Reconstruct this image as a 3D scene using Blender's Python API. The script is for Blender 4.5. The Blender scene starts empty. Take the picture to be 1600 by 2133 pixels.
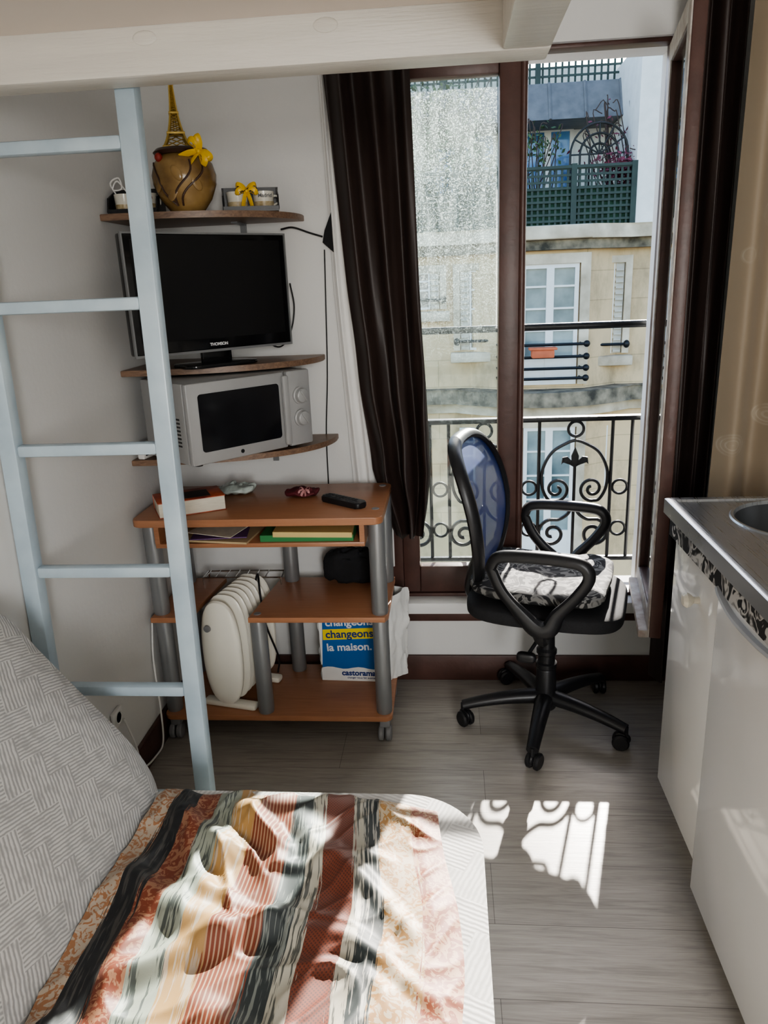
import bpy, bmesh, math, random
from mathutils import Vector, Matrix, noise
random.seed(7)
SC = bpy.context.scene
COL = SC.collection
R = math.radians
PI = math.pi
sin, cos = math.sin, math.cos

# ------------------------------------------------------------------ camera (surveyed pose)
CAMZ = 1.43
FOC = 1550.0
th, ps, ro = R(17), R(5.3), R(2.4)
fw = Vector((-sin(ps) * cos(th), cos(ps) * cos(th), -sin(th)))
r0 = Vector((cos(ps), sin(ps), 0))
u0 = r0.cross(fw)
rt = r0 * cos(ro) - u0 * sin(ro)
up = u0 * cos(ro) + r0 * sin(ro)
EYE = Vector((0, 0, CAMZ))


def at(px, py, X=None, Y=None, Z=None):
    """survey: world point seen at a photo pixel, on a known plane"""
    d = fw + rt * ((px - 800) / FOC) + up * ((1066.5 - py) / FOC)
    if X is not None:
        t = X / d.x
    elif Y is not None:
        t = Y / d.y
    else:
        t = (Z - CAMZ) / d.z
    return EYE + d * t


cd = bpy.data.cameras.new('camera')
cam = bpy.data.objects.new('camera', cd)
COL.objects.link(cam)
mm = Matrix((rt, up, -fw)).transposed().to_4x4()
mm.translation = EYE
cam.matrix_world = mm
cd.sensor_fit = 'VERTICAL'
cd.sensor_height = 36
cd.lens = 36 * FOC / 2133
cd.clip_start = 0.02
SC.camera = cam


# ------------------------------------------------------------------ materials
class Mt:
    def __init__(s, name):
        s.m = bpy.data.materials.new(name)
        s.m.use_nodes = True
        s.t = s.m.node_tree
        s.b = s.t.nodes['Principled BSDF']
        s.o = s.t.nodes['Material Output']

    def put(s, sock, v):
        if isinstance(v, bpy.types.NodeSocket):
            s.t.links.new(v, sock)
        elif isinstance(v, bpy.types.Node):
            s.t.links.new(v.outputs[0], sock)
        else:
            if isinstance(v, (tuple, list)) and len(v) == 3 and sock.type == 'RGBA':
                v = (*v, 1)
            sock.default_value = v

    def n(s, typ, ins=None, **kw):
        x = s.t.nodes.new(typ)
        for k, v in kw.items():
            setattr(x, k, v)
        for k, v in (ins or {}).items():
            s.put(x.inputs[k], v)
        return x

    def co(s, kind='Object'):
        return s.n('ShaderNodeTexCoord').outputs[kind]

    def mp(s, scale=(1, 1, 1), kind='Object', rot=(0, 0, 0), vec=None):
        return s.n('ShaderNodeMapping', {'Vector': vec or s.co(kind), 'Scale': scale, 'Rotation': rot}).outputs[0]

    def noise(s, scale, detail=3, vec=None, rough=.5, dist=0):
        return s.n('ShaderNodeTexNoise', {'Vector': vec or s.co(), 'Scale': scale, 'Detail': detail, 'Roughness': rough, 'Distortion': dist}).outputs[0]

    def ramp(s, fac, stops, interp='LINEAR'):
        x = s.n('ShaderNodeValToRGB', {'Fac': fac})
        cr = x.color_ramp
        cr.interpolation = interp
        while len(cr.elements) > 1:
            cr.elements.remove(cr.elements[-1])
        for i, (p, c) in enumerate(stops):
            e = cr.elements[0] if i == 0 else cr.elements.new(p)
            e.position = p
            if not isinstance(c, (tuple, list)):
                c = (c, c, c)
            e.color = (*c[:3], 1)
        return x.outputs[0]

    def mix(s, fac, a, b, blend='MIX'):
        x = s.n('ShaderNodeMix', data_type='RGBA', blend_type=blend)
        s.put(x.inputs[0], fac)
        s.put(x.inputs[6], a)
        s.put(x.inputs[7], b)
        return x.outputs[2]

    def math(s, op, a, b=0., c=0., clamp=False):
        x = s.n('ShaderNodeMath', operation=op, use_clamp=clamp)
        s.put(x.inputs[0], a)
        s.put(x.inputs[1], b)
        s.put(x.inputs[2], c)
        return x.outputs[0]

    def sep(s, v):
        return s.n('ShaderNodeSeparateXYZ', {'Vector': v}).outputs

    def bump(s, h, st=.3, d=.01):
        b = s.n('ShaderNodeBump', {'Height': h, 'Strength': st, 'Distance': d})
        s.put(s.b.inputs['Normal'], b.outputs[0])

    def set(s, **kw):
        for k, v in kw.items():
            s.put(s.b.inputs[k.replace('_', ' ')], v)
        return s


def mat(name, col, rough=.5, metal=0., vary=.12, scale=6., bump=0., bscale=80., stretch=(1, 1, 1), col2=None, **kw):
    t = Mt(name)
    v = t.mp(stretch)
    nz = t.noise(scale, 4, v)
    c1 = tuple(c * (1 - vary) for c in col)
    c2 = col2 or tuple(min(1, c * (1 + vary)) for c in col)
    t.set(Base_Color=t.ramp(nz, [(.3, c1), (.7, c2)]), Roughness=rough, Metallic=metal)
    if bump:
        t.bump(t.noise(bscale, 4, v), bump, .004)
    for k, x in kw.items():
        t.put(t.b.inputs[k.replace('_', ' ')], x)
    return t.m


def m_floor():
    t = Mt('grey laminate')
    v = t.co()
    br = t.n('ShaderNodeTexBrick', {'Vector': v, 'Color1': (.345, .318, .285), 'Color2': (.395, .367, .33), 'Mortar': (.16, .145, .13), 'Scale': 1., 'Mortar Size': .0008, 'Mortar Smooth': .1, 'Bias': 0., 'Brick Width': 1.2, 'Row Height': .19}, offset=.37)
    g = t.noise(4, 5, t.mp((1.1, 16, 1)), .6, 1.1)
    g2 = t.noise(14, 4, t.mp((1.0, 40, 1)), .6)
    c = t.mix(.75, br.outputs[0], t.ramp(g, [(.3, .64), (.5, .95), (.7, 1.12)]), 'MULTIPLY')
    c = t.mix(.35, c, t.ramp(g2, [(.38, .64), (.6, 1.06)]), 'MULTIPLY')
    t.set(Base_Color=c, Roughness=t.ramp(g, [(.3, .40), (.7, .28)]))
    t.bump(t.math('ADD', g2, t.math('MULTIPLY', br.outputs[1], -2.)), .1, .003)
    return t.m


def m_wood(name, a, b, ax=(2, 30, 30), rough=.4):
    t = Mt(name)
    g = t.noise(4, 5, t.mp(ax), .6, .8)
    t.set(Base_Color=t.ramp(g, [(.3, a), (.7, b)]), Roughness=rough)
    return t.m


def m_sofa(name, dark, light):
    t = Mt(name)
    x, y, z = t.sep(t.co())[:3]
    u0_ = y
    v0_ = t.math('SUBTRACT', x, t.math('MULTIPLY', z, 1.15))
    ca, sa = cos(R(24)), sin(R(24))
    u = t.math('ADD', t.math('MULTIPLY', u0_, ca), t.math('MULTIPLY', v0_, sa))
    v = t.math('SUBTRACT', t.math('MULTIPLY', v0_, ca), t.math('MULTIPLY', u0_, sa))
    c = 1 / .066
    iv = t.math('FLOOR', t.math('MULTIPLY', v, c))
    iu = t.math('FLOOR', t.math('ADD', t.math('MULTIPLY', u, c * .62), t.math('MULTIPLY', iv, .5)))
    par = t.math('MODULO', t.math('ABSOLUTE', t.math('ADD', iu, iv)), 2.)
    nz = t.math('MULTIPLY', t.noise(60, 2), 4.)
    s1 = t.math('SINE', t.math('ADD', t.math('MULTIPLY', u, 700.), nz))
    s2 = t.math('SINE', t.math('ADD', t.math('MULTIPLY', v, 700.), nz))
    st = t.math('ADD', t.math('MULTIPLY', s1, par), t.math('MULTIPLY', s2, t.math('SUBTRACT', 1., par)))
    st = t.math('ADD', t.math('MULTIPLY', st, .5), .5)
    st2 = t.math('MULTIPLY', st, t.ramp(t.noise(40, 3), [(.34, .35), (.6, 1.)]))
    t.set(Base_Color=t.ramp(st2, [(.1, dark), (.65, light)]), Roughness=.9, Sheen_Weight=.15)
    t.bump(st, .3, .002)
    return t.m


def m_blanket():
    t = Mt('striped ethnic throw')
    uv = t.co('UV')
    x, y, _ = t.sep(uv)[:3]
    jag = t.noise(1., 3, t.mp((150, 7, 1), 'UV'), .6)
    inv = t.math('SUBTRACT', 1., x)
    sl = t.math('MULTIPLY', t.math('MULTIPLY', t.math('POWER', inv, 3.), t.math('SUBTRACT', 1., y)), .07)
    u = t.math('ADD', t.math('ADD', x, sl), t.math('MULTIPLY', t.math('SUBTRACT', jag, .5), .06))
    cream, blk, rust, pale, gold, slate = (.40, .33, .26), (.008, .009, .011), (.175, .040, .017), (.26, .28, .23), (.35, .205, .075), (.024, .032, .033)
    S = [(0, cream, (.30, .12, .04), 0), (.075, blk, (.06, .055, .05), 1), (.15, rust, (.32, .16, .09), 0), (.215, pale, slate, 1), (.29, gold, cream, 1),
         (.37, rust, (.40, .27, .18), .33), (.49, slate, (.2, .22, .2), 1), (.56, (.40, .38, .31), slate, 1), (.605, (.15, .036, .016), (.05, .018, .014), .66),
         (.70, (.36, .34, .28), slate, 1), (.735, slate, (.36, .35, .31), 1), (.79, (.44, .36, .25), (.33, .165, .04), 0), (.9, (.21, .054, .021), (.40, .24, .14), 0)]
    A = t.ramp(u, [(p, a) for p, a, b, k in S], 'CONSTANT')
    B = t.ramp(u, [(p, b) for p, a, b, k in S], 'CONSTANT')
    K = t.ramp(u, [(p, k) for p, a, b, k in S], 'CONSTANT')
    dam = t.ramp(t.noise(1., 2, t.mp((34, 52, 1), 'UV'), .5, 2.2), [(.50, 0), (.53, 1)])
    lin = t.math('GREATER_THAN', t.math('SINE', t.math('MULTIPLY', x, 520.)), .45)
    chk = t.math('GREATER_THAN', t.math('MULTIPLY', t.math('SINE', t.math('MULTIPLY', x, 620.)), t.math('SINE', t.math('MULTIPLY', y, 900.))), .25)
    ik = t.ramp(t.noise(1., 3, t.mp((90, 9, 1), 'UV'), .65), [(.53, 0), (.56, 1)])
    m = None
    for k, s in ((0, dam), (.33, lin), (.66, chk), (1, ik)):
        q = t.math('MULTIPLY', t.math('COMPARE', K, k, .1), s)
        m = q if m is None else t.math('ADD', m, q)
    c = t.mix(t.math('MULTIPLY', m, .85), A, B)
    t.set(Base_Color=c, Roughness=.55, Sheen_Weight=.03)
    t.bump(t.noise(900, 2), .08, .001)
    return t.m


def m_glass(dirt):
    t = Mt('window glass')
    t.t.nodes.remove(t.b)
    tr = t.n('ShaderNodeBsdfTransparent', {'Color': (.93, .97, .965)})
    gl = t.n('ShaderNodeBsdfGlossy', {'Color': (1, 1, 1), 'Roughness': .02})
    fr = t.n('ShaderNodeFresnel', {'IOR': 1.35})
    m1 = t.n('ShaderNodeMixShader', {0: fr.outputs[0], 1: tr.outputs[0], 2: gl.outputs[0]})
    df = t.n('ShaderNodeBsdfTranslucent', {'Color': (.72, .83, .81)})
    z = t.sep(t.co('Generated'))[2]
    sp = t.ramp(t.noise(250, 1, t.co(), .5), [(.57, 0), (.69, 1)])
    sp2 = t.ramp(t.noise(110, 1, t.co(), .5), [(.62, 0), (.69, 1)])
    streak = t.ramp(t.noise(7, 4, t.mp((5, 1, .7))), [(.36, .3), (.7, 1.)])
    fac = t.math('ADD', t.math('MULTIPLY', t.math('ADD', sp, t.math('MULTIPLY', sp2, .6)), .18), t.math('MULTIPLY', streak, .055))
    fac = t.math('MULTIPLY', fac, t.ramp(z, [(.0, .04), (.45, .08), (.64, .55), (.85, 1.)]))
    fac = t.math('MULTIPLY', fac, dirt, clamp=True)
    m2 = t.n('ShaderNodeMixShader', {0: fac, 1: m1.outputs[0], 2: df.outputs[0]})
    t.t.links.new(m2.outputs[0], t.o.inputs[0])
    return t.m


def m_mesh():
    t = Mt('blue woven mesh')
    x, y, z = t.sep(t.co())[:3]
    h = t.math('MULTIPLY', t.math('SINE', t.math('MULTIPLY', y, 900.)), t.math('SINE', t.math('MULTIPLY', z, 900.)))
    a = t.ramp(h, [(.1, .97), (.4, .70)])
    t.set(Base_Color=(.006, .028, .16), Roughness=.55, Alpha=a)
    return t.m


def m_print(name, a, b, sc, w=.09):
    t = Mt(name)
    nz = t.noise(sc, 2, None, .5, 1.6)
    g = t.ramp(nz, [(.5 - w * .6, a), (.5 - w * .4, b), (.5 + w * .3, b), (.5 + w * .6, tuple(c * .4 for c in b)), (.62, a)])
    t.set(Base_Color=g, Roughness=.8)
    return t.m


def m_gold():
    t = Mt('beige shell print curtain')
    vo = t.n('ShaderNodeTexVoronoi', {'Vector': t.mp((1, .3, 1)), 'Scale': 8., 'Randomness': .9})
    d = vo.outputs['Distance']
    rad = t.math('SINE', t.math('MULTIPLY', d, 120.))
    inside = t.math('LESS_THAN', d, .30)
    nz = t.ramp(t.noise(16, 3), [(.4, .2), (.6, 1.)])
    k = t.math('MULTIPLY', t.math('MULTIPLY', inside, t.ramp(rad, [(.3, .25), (.7, .65)])), nz)
    c = t.mix(k, (.275, .213, .147), (.41, .35, .27))
    t.set(Base_Color=c, Roughness=.6, Sheen_Weight=.15)
    return t.m


def m_stone():
    t = Mt('cream ashlar stone')
    v = t.mp((1, 1, 1), rot=(R(90), 0, 0))
    br = t.n('ShaderNodeTexBrick', {'Vector': v, 'Color1': (.74, .55, .325), 'Color2': (.70, .515, .30), 'Mortar': (.54, .40, .23), 'Scale': 1., 'Mortar Size': .008, 'Brick Width': 1.1, 'Row Height': .42}, offset=.5)
    st = t.noise(1.6, 7, t.mp((1, 1, .5)), .65)
    c = t.mix(.9, br.outputs[0], t.ramp(st, [(.3, .45), (.5, .93), (.8, 1.15)]), 'MULTIPLY')
    t.set(Base_Color=c, Roughness=.9)
    return t.m


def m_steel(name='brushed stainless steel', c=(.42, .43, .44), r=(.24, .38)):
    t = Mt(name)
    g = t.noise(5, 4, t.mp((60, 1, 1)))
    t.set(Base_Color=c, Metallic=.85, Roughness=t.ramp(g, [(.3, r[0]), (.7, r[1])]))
    return t.m


WALL = mat('white wall paint', (.69, .685, .67), .85, vary=.03, scale=2, bump=.15, bscale=60)
CEIL = mat('ceiling paint', (.75, .74, .73), .9, vary=.03)
LOFT = mat('cream gloss paint on wood', (.70, .675, .615), .42, vary=.06, scale=3, stretch=(1, 12, 12), bump=.3, bscale=18)
DECK = mat('pink white board paint', (.76, .68, .61), .5, vary=.04, scale=2)
BLUE = mat('pale blue gloss paint', (.42, .52, .595), .33, vary=.1, scale=9, col2=(.51, .61, .67))
BROWN = mat('brown window paint', (.080, .038, .030), .42, vary=.2, scale=14, bump=.2, bscale=50)
PEEL = mat('weathered white paint', (.62, .6, .56), .6, vary=.1, scale=30, col2=(.35, .28, .24), bump=.5, bscale=120)
SILL = mat('white sill paint', (.76, .755, .74), .45, vary=.05)
WALNUT = m_wood('walnut shelf board', (.13, .075, .05), (.27, .17, .11), (6, 40, 40))
BEECH = m_wood('red beech laminate', (.34, .152, .077), (.41, .195, .105), (2, 26, 26), .35)
SILVER = mat('silver grey plastic tube', (.26, .265, .27), .35, .45, vary=.06)
GREYP = mat('grey plastic', (.22, .22, .23), .45)
PALEG = mat('pale grey plastic', (.45, .46, .47), .4, vary=.05)
BLACKP = mat('black plastic', (.014, .014, .016), .38, vary=.1)
BLACKF = mat('black cloth', (.010, .010, .012), .9, vary=.3, scale=20)
GLOSSB = mat('glossy black plastic', (.006, .006, .007), .12, vary=.05)
SCREEN = mat('dark screen', (.004, .004, .005), .22, vary=.05)
MICRO = mat('silver microwave plastic', (.37, .37, .37), .38, .15, vary=.04)
MICROD = mat('dark microwave glass', (.010, .010, .012), .1, vary=.05)
CREAM = mat('cream enamel', (.78, .75, .66), .28, vary=.03)
WHITEP = mat('white plastic', (.76, .75, .73), .4, vary=.03)
WHITEG = mat('white gloss laminate', (.74, .73, .70), .10, vary=.02)
CHROME = mat('chrome', (.7, .7, .7), .15, 1., vary=.02)
STEEL = m_steel()
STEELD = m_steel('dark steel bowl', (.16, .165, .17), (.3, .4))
DARKC = mat('dark brown satin curtain', (.030, .018, .015), .5, vary=.25, scale=30, stretch=(1, 1, .1))
SHEER = mat('white voile', (.78, .77, .75), .9, vary=.02)
GOLDC = m_gold()
SEATF = mat('black woven seat fabric', (.016, .016, .018), .85, vary=.2, scale=200, bump=.4, bscale=600)
MESH = m_mesh()
CUSH = m_print('black and white printed cotton', (.012, .012, .013), (.20, .195, .185), 17, .09)
STRIP = m_print('marbled black and white edging', (.02, .02, .02), (.5, .49, .47), 16)
SOFA = m_sofa('basket weave upholstery', (.30, .298, .29), (.52, .515, .495))
SOFAS = m_sofa('pale basket weave seat cover', (.42, .415, .40), (.56, .555, .535))
BLANK = m_blanket()
FLOOR = m_floor()
GLASSD = m_glass(1.)
GLASSC = m_glass(.2)
IRON = mat('black wrought iron', (.012, .013, .014), .45, .3, vary=.3, bump=.3)
STONE = m_stone()
CORN = mat('weathered cornice stone', (.56, .45, .31), .9, vary=.3, scale=3, col2=(.76, .66, .50))
MOSS_SHADE = mat('mossy stone with painted shade', (.10, .088, .066), .95, vary=.5, scale=5, col2=(.36, .30, .21))  # moss tone, darkened further to paint in the cornice shadows
RENDER = mat('white outside render', (.80, .78, .73), .9, vary=.06)
ZINC = mat('grey zinc roofing', (.15, .148, .15), .7, 0., vary=.2)
WINW = mat('white window paint', (.80, .78, .73), .5, vary=.04)
PANE = mat('pale reflecting pane', (.10, .15, .16), .08, vary=.3, scale=1.5, col2=(.38, .44, .42))
PANED = mat('dark reflecting pane', (.04, .055, .06), .1, vary=.3, scale=1.5, col2=(.13, .16, .16))
PANEB = mat('pane with painted blue reflection', (.05, .16, .42), .08, vary=.4, scale=1.2, col2=(.2, .42, .75))  # blue reflection painted into the base colour
SHUT = mat('grey white shutter', (.54, .50, .42), .7)
TRELL = mat('green trellis paint', (.022, .040, .030), .6, vary=.2)
TRELLB = mat('dark green screen', (.014, .050, .025), .8, vary=.4, scale=6)
LEAF = mat('green leaves', (.035, .08, .025), .7, vary=.5, scale=4, col2=(.11, .17, .06))
LEAFR = mat('dark red leaves', (.16, .03, .05), .7, vary=.5, scale=4)
TWIG = mat('bare brown twigs', (.07, .045, .035), .8)
TERRA = mat('terracotta plastic', (.55, .14, .06), .7)
ASPH = mat('grey street asphalt', (.12, .12, .12), .9)
GOLD = mat('antique gold metal', (.50, .35, .10), .4, .6, vary=.15, scale=30)
HONEY = mat('honey brown glaze', (.22, .125, .045), .25, vary=.35, scale=14, col2=(.36, .23, .09))
DKBRN = mat('dark brown glaze', (.05, .022, .012), .35)
RED = mat('dull red', (.30, .03, .02), .5)
YEL = mat('yellow satin ribbon', (.74, .46, .03), .35, vary=.08)
BRNR = mat('brown satin ribbon', (.06, .03, .02), .4)
MUGW = mat('white ceramic', (.74, .71, .62), .2, vary=.03)
MUGO = mat('ochre mug print', (.45, .30, .10), .4, vary=.4, scale=60, col2=(.62, .52, .34))
BOOKC = mat('red paperback cover', (.42, .06, .035), .45, vary=.5, scale=18, col2=(.6, .14, .06))
PAPER = mat('white paper pages', (.66, .62, .52), .85, vary=.08, scale=40, stretch=(1, 1, 12))
CLEAR = mat('crinkled clear plastic', (.40, .45, .42), .2, vary=.3, scale=30, bump=.6, bscale=50)
BURG = mat('burgundy cloth', (.10, .012, .018), .75, vary=.3)
KRAFT = mat('tan paper', (.50, .38, .22), .8)
ENVY = mat('yellow envelope paper', (.62, .47, .20), .75, vary=.05)
GREENF = mat('green card folder', (.035, .22, .07), .6)
PURP = mat('purple leaflet', (.13, .06, .17), .6)
BAGW = mat('white woven plastic', (.76, .76, .74), .4, bump=.2, bscale=30)
BAGB = mat('bright blue print', (.008, .12, .38), .4, vary=.06)
BAGY = mat('yellow print', (.80, .62, .02), .5, vary=.03)
BAGN = mat('navy print', (.012, .04, .2), .5)
RUBB = mat('remote rubber keys', (.06, .06, .065), .6)
PALET = mat('pale lettering', (.75, .75, .75), .5, vary=.02)
KNOBC = mat('ivory knob', (.72, .68, .58), .3)


# ------------------------------------------------------------------ mesh builder
def wm(o):
    m = o.matrix_basis.copy()
    return wm(o.parent) @ m if o.parent else m


def T(x, y, z):
    return Matrix.Translation((x, y, z))


def RZ(a):
    return Matrix.Rotation(a, 4, 'Z')


def RX(a):
    return Matrix.Rotation(a, 4, 'X')


def RY(a):
    return Matrix.Rotation(a, 4, 'Y')


class MB:
    def __init__(s):
        s.bm = bmesh.new()

    def add(s, b, M=None):
        if M is not None:
            b.transform(M)
        me = bpy.data.meshes.new('tmp')
        b.to_mesh(me)
        b.free()
        s.bm.from_mesh(me)
        bpy.data.meshes.remove(me)
        return s

    def bx(s, x0, x1, y0, y1, z0, z1, bev=0, seg=2, M=None):
        b = bmesh.new()
        bmesh.ops.create_cube(b, size=1)
        b.transform(T((x0 + x1) / 2, (y0 + y1) / 2, (z0 + z1) / 2) @ Matrix.Diagonal((x1 - x0, y1 - y0, z1 - z0, 1)))
        if bev:
            bmesh.ops.bevel(b, geom=b.edges[:], offset=bev, segments=seg, profile=.5, affect='EDGES', clamp_overlap=True)
        return s.add(b, M)

    def prism(s, poly, z0, z1, bev=0, seg=3, M=None):
        b = bmesh.new()
        lo = [b.verts.new((x, y, z0)) for x, y in poly]
        hi = [b.verts.new((x, y, z1)) for x, y in poly]
        fl = b.faces.new(lo[::-1])
        fh = b.faces.new(hi)
        n = len(poly)
        for i in range(n):
            b.faces.new((lo[i], lo[(i + 1) % n], hi[(i + 1) % n], hi[i]))
        if bev:
            bmesh.ops.bevel(b, geom=list(fh.edges) + list(fl.edges), offset=bev, segments=seg, profile=.5, affect='EDGES', clamp_overlap=True)
        return s.add(b, M)

    def tube(s, pts, r, n=8, closed=False, flat=1., M=None):
        pts = [Vector(p) for p in pts]
        N = len(pts)
        rr = r if isinstance(r, (list, tuple)) else [r] * N
        b = bmesh.new()
        tang = []
        for i in range(N):
            a = pts[(i - 1) % N] if (closed or i > 0) else pts[i]
            c = pts[(i + 1) % N] if (closed or i < N - 1) else pts[i]
            tt = (c - a)
            tang.append(tt.normalized() if tt.length > 1e-9 else Vector((0, 0, 1)))
        nv = tang[0].orthogonal().normalized()
        if abs(tang[0].z) < .9:
            nv = (Vector((0, 0, 1)) - tang[0] * tang[0].z).normalized()
        rings = []
        for i in range(N):
            nv = (nv - tang[i] * nv.dot(tang[i])).normalized()
            bn = tang[i].cross(nv)
            rings.append([b.verts.new(pts[i] + (nv * cos(2 * PI * k / n) + bn * (sin(2 * PI * k / n) * flat)) * rr[i]) for k in range(n)])
        for i in range(N if closed else N - 1):
            p, q = rings[i], rings[(i + 1) % N]
            for k in range(n):
                b.faces.new((p[k], p[(k + 1) % n], q[(k + 1) % n], q[k]))
        if not closed:
            b.faces.new(rings[0][::-1])
            b.faces.new(rings[-1])
        return s.add(b, M)

    def lathe(s, prof, n=32, M=None):
        b = bmesh.new()
        rings = []
        for r, z in prof:
            if r < 1e-5:
                rings.append([b.verts.new((0, 0, z))])
            else:
                rings.append([b.verts.new((r * cos(2 * PI * k / n), r * sin(2 * PI * k / n), z)) for k in range(n)])
        for p, q in zip(rings, rings[1:]):
            for k in range(n):
                a = [p[k % len(p)], p[(k + 1) % len(p)], q[(k + 1) % len(q)], q[k % len(q)]]
                a2 = []
                for v in a:
                    if v not in a2:
                        a2.append(v)
                if len(a2) > 2:
                    b.faces.new(a2)
        for rg, flip in ((rings[0], True), (rings[-1], False)):
            if len(rg) > 1:
                b.faces.new(rg[::-1] if flip else rg)
        return s.add(b, M)

    def sup(s, c, abc, e1=1., e2=1., nu=32, nv=16, M=None, fn=None):
        def pw(x, e):
            return math.copysign(abs(x) ** e, x)
        b = bmesh.new()
        rings = []
        for j in range(nv + 1):
            v = -PI / 2 + PI * j / nv
            if j in (0, nv):
                rings.append([b.verts.new((c[0], c[1], c[2] + abc[2] * (-1 if j == 0 else 1)))])
                continue
            rg = []
            for i in range(nu):
                u = 2 * PI * i / nu
                rg.append(b.verts.new((c[0] + abc[0] * pw(cos(v), e1) * pw(cos(u), e2), c[1] + abc[1] * pw(cos(v), e1) * pw(sin(u), e2), c[2] + abc[2] * pw(sin(v), e1))))
            rings.append(rg)
        for p, q in zip(rings, rings[1:]):
            for k in range(nu):
                a2 = []
                for w in (p[k % len(p)], p[(k + 1) % len(p)], q[(k + 1) % len(q)], q[k % len(q)]):
                    if w not in a2:
                        a2.append(w)
                b.faces.new(a2)
        if fn:
            for w in b.verts:
                w.co = fn(w.co)
        return s.add(b, M)

    def grid(s, fn, nu, nv):
        b = s.bm
        uvl = b.loops.layers.uv.verify()
        vs = [[b.verts.new(fn(i / nu, j / nv)) for i in range(nu + 1)] for j in range(nv + 1)]
        for j in range(nv):
            for i in range(nu):
                f = b.faces.new((vs[j][i], vs[j][i + 1], vs[j + 1][i + 1], vs[j + 1][i]))
                for lp, (a, c) in zip(f.loops, ((i, j), (i + 1, j), (i + 1, j + 1), (i, j + 1))):
                    lp[uvl].uv = (a / nu, c / nv)
        return s

    def text(s, txt, size, M, ext=.0006, bold=0.):
        cu = bpy.data.curves.new('txt', 'FONT')
        cu.body = txt
        cu.size = size
        cu.extrude = ext
        cu.offset = bold
        cu.align_x = 'CENTER'
        cu.align_y = 'CENTER'
        o = bpy.data.objects.new('txt', cu)
        COL.objects.link(o)
        dg = bpy.context.evaluated_depsgraph_get()
        dg.update()
        me = bpy.data.meshes.new_from_object(o.evaluated_get(dg))
        bpy.data.objects.remove(o)
        bpy.data.curves.remove(cu)
        b = bmesh.new()
        b.from_mesh(me)
        bpy.data.meshes.remove(me)
        return s.add(b, M)

    def build(s, name, m, parent=None, local=False, smooth=38):
        bm = s.bm
        bmesh.ops.recalc_face_normals(bm, faces=bm.faces[:])
        loc = Vector((0, 0, 0))
        if parent:
            if not local:
                bm.transform(wm(parent).inverted())
        else:
            xs = [v.co for v in bm.verts]
            loc = Vector(((min(v.x for v in xs) + max(v.x for v in xs)) / 2, (min(v.y for v in xs) + max(v.y for v in xs)) / 2, min(v.z for v in xs)))
            bm.transform(Matrix.Translation(-loc))
        me = bpy.data.meshes.new(name)
        bm.to_mesh(me)
        bm.free()
        for p in me.polygons:
            p.use_smooth = True
        me.set_sharp_from_angle(angle=R(smooth))
        me.materials.append(m)
        o = bpy.data.objects.new(name, me)
        COL.objects.link(o)
        if parent:
            o.parent = parent
        else:
            o.location = loc
        return o


def thing(name, label, cat, loc=(0, 0, 0), rotz=0, group=None):
    o = bpy.data.objects.new(name, None)
    COL.objects.link(o)
    o.empty_display_size = .05
    o.location = loc
    o.rotation_euler = (0, 0, rotz)
    return tag(o, label, cat, group)


def tag(o, label, cat, group=None):
    o['label'] = label
    o['category'] = cat
    if group:
        o['group'] = group
    return o


def struct(o):
    o['kind'] = 'structure'
    return o


def rrect(x0, x1, y0, y1, r, n=6):
    P = []
    for cx, cy, a in ((x1 - r, y1 - r, 0), (x0 + r, y1 - r, 90), (x0 + r, y0 + r, 180), (x1 - r, y0 + r, 270)):
        for k in range(n + 1):
            t = R(a + 90 * k / n)
            P.append((cx + r * cos(t), cy + r * sin(t)))
    return P


def lerp_tab(tab, z):
    for (a, va), (b, vb) in zip(tab, tab[1:]):
        if z >= b:
            k = (a - z) / (a - b)
            return tuple(p + (q - p) * k for p, q in zip(va, vb))
    return tab[-1][1]


def catmull(pts, n=8):
    P = [Vector(p) for p in pts]
    out = []
    for i in range(len(P) - 1):
        p0 = P[i - 1] if i > 0 else P[i] * 2 - P[i + 1]
        p1, p2 = P[i], P[i + 1]
        p3 = P[i + 2] if i + 2 < len(P) else P[i + 1] * 2 - P[i]
        for k in range(n):
            t = k / n
            out.append(.5 * ((2 * p1) + (p2 - p0) * t + (2 * p0 - 5 * p1 + 4 * p2 - p3) * t * t + (3 * p1 - p0 - 3 * p2 + p3) * t ** 3))
    out.append(P[-1])
    return out


# ------------------------------------------------------------------ room shell
WX0, WX1, WZ0, WZ1 = -.21, .690, .322, 2.085       # window opening
struct(MB().bx(-1.07, 1.25, -2.4, 2.51, -.1, 0).build('floor', FLOOR))
struct(MB().bx(-1.07, -.97, -2.4, 2.51, 0, 2.7).build('wall_left', WALL))
struct(MB().bx(1.14, 1.25, -2.4, 2.51, 0, 2.7).build('wall_right', WALL))
w = MB()
w.bx(-1.07, WX0, 2.51, 2.73, -.1, 2.7)
w.bx(WX1, 1.25, 2.51, 2.73, -.1, 2.7)
w.bx(WX0, WX1, 2.51, 2.73, -.1, WZ0)
w.bx(WX0, WX1, 2.51, 2.73, WZ1, 2.7)
struct(w.build('wall_back', WALL))
RX0, RX1 = .42, 1.12  # made-up opening in the rear wall, holds the fill light
w = MB()
w.bx(-1.07, RX0, -2.5, -2.4, -.1, 2.7)
w.bx(RX1, 1.25, -2.5, -2.4, -.1, 2.7)
w.bx(RX0, RX1, -2.5, -2.4, -.1, .9)
w.bx(RX0, RX1, -2.5, -2.4, 2.3, 2.7)
struct(w.build('wall_rear', WALL))
struct(MB().bx(-1.07, 1.25, -2.5, 2.73, 2.7, 2.8).build('ceiling', CEIL))
struct(MB().bx(-.97, -.955, -2.4, 2.51, 0, .1, .003).build('baseboard_left', BROWN))
struct(MB().bx(-.955, 1.14, 2.495, 2.51, 0, .1, .003).build('baseboard_back', BROWN))
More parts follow.
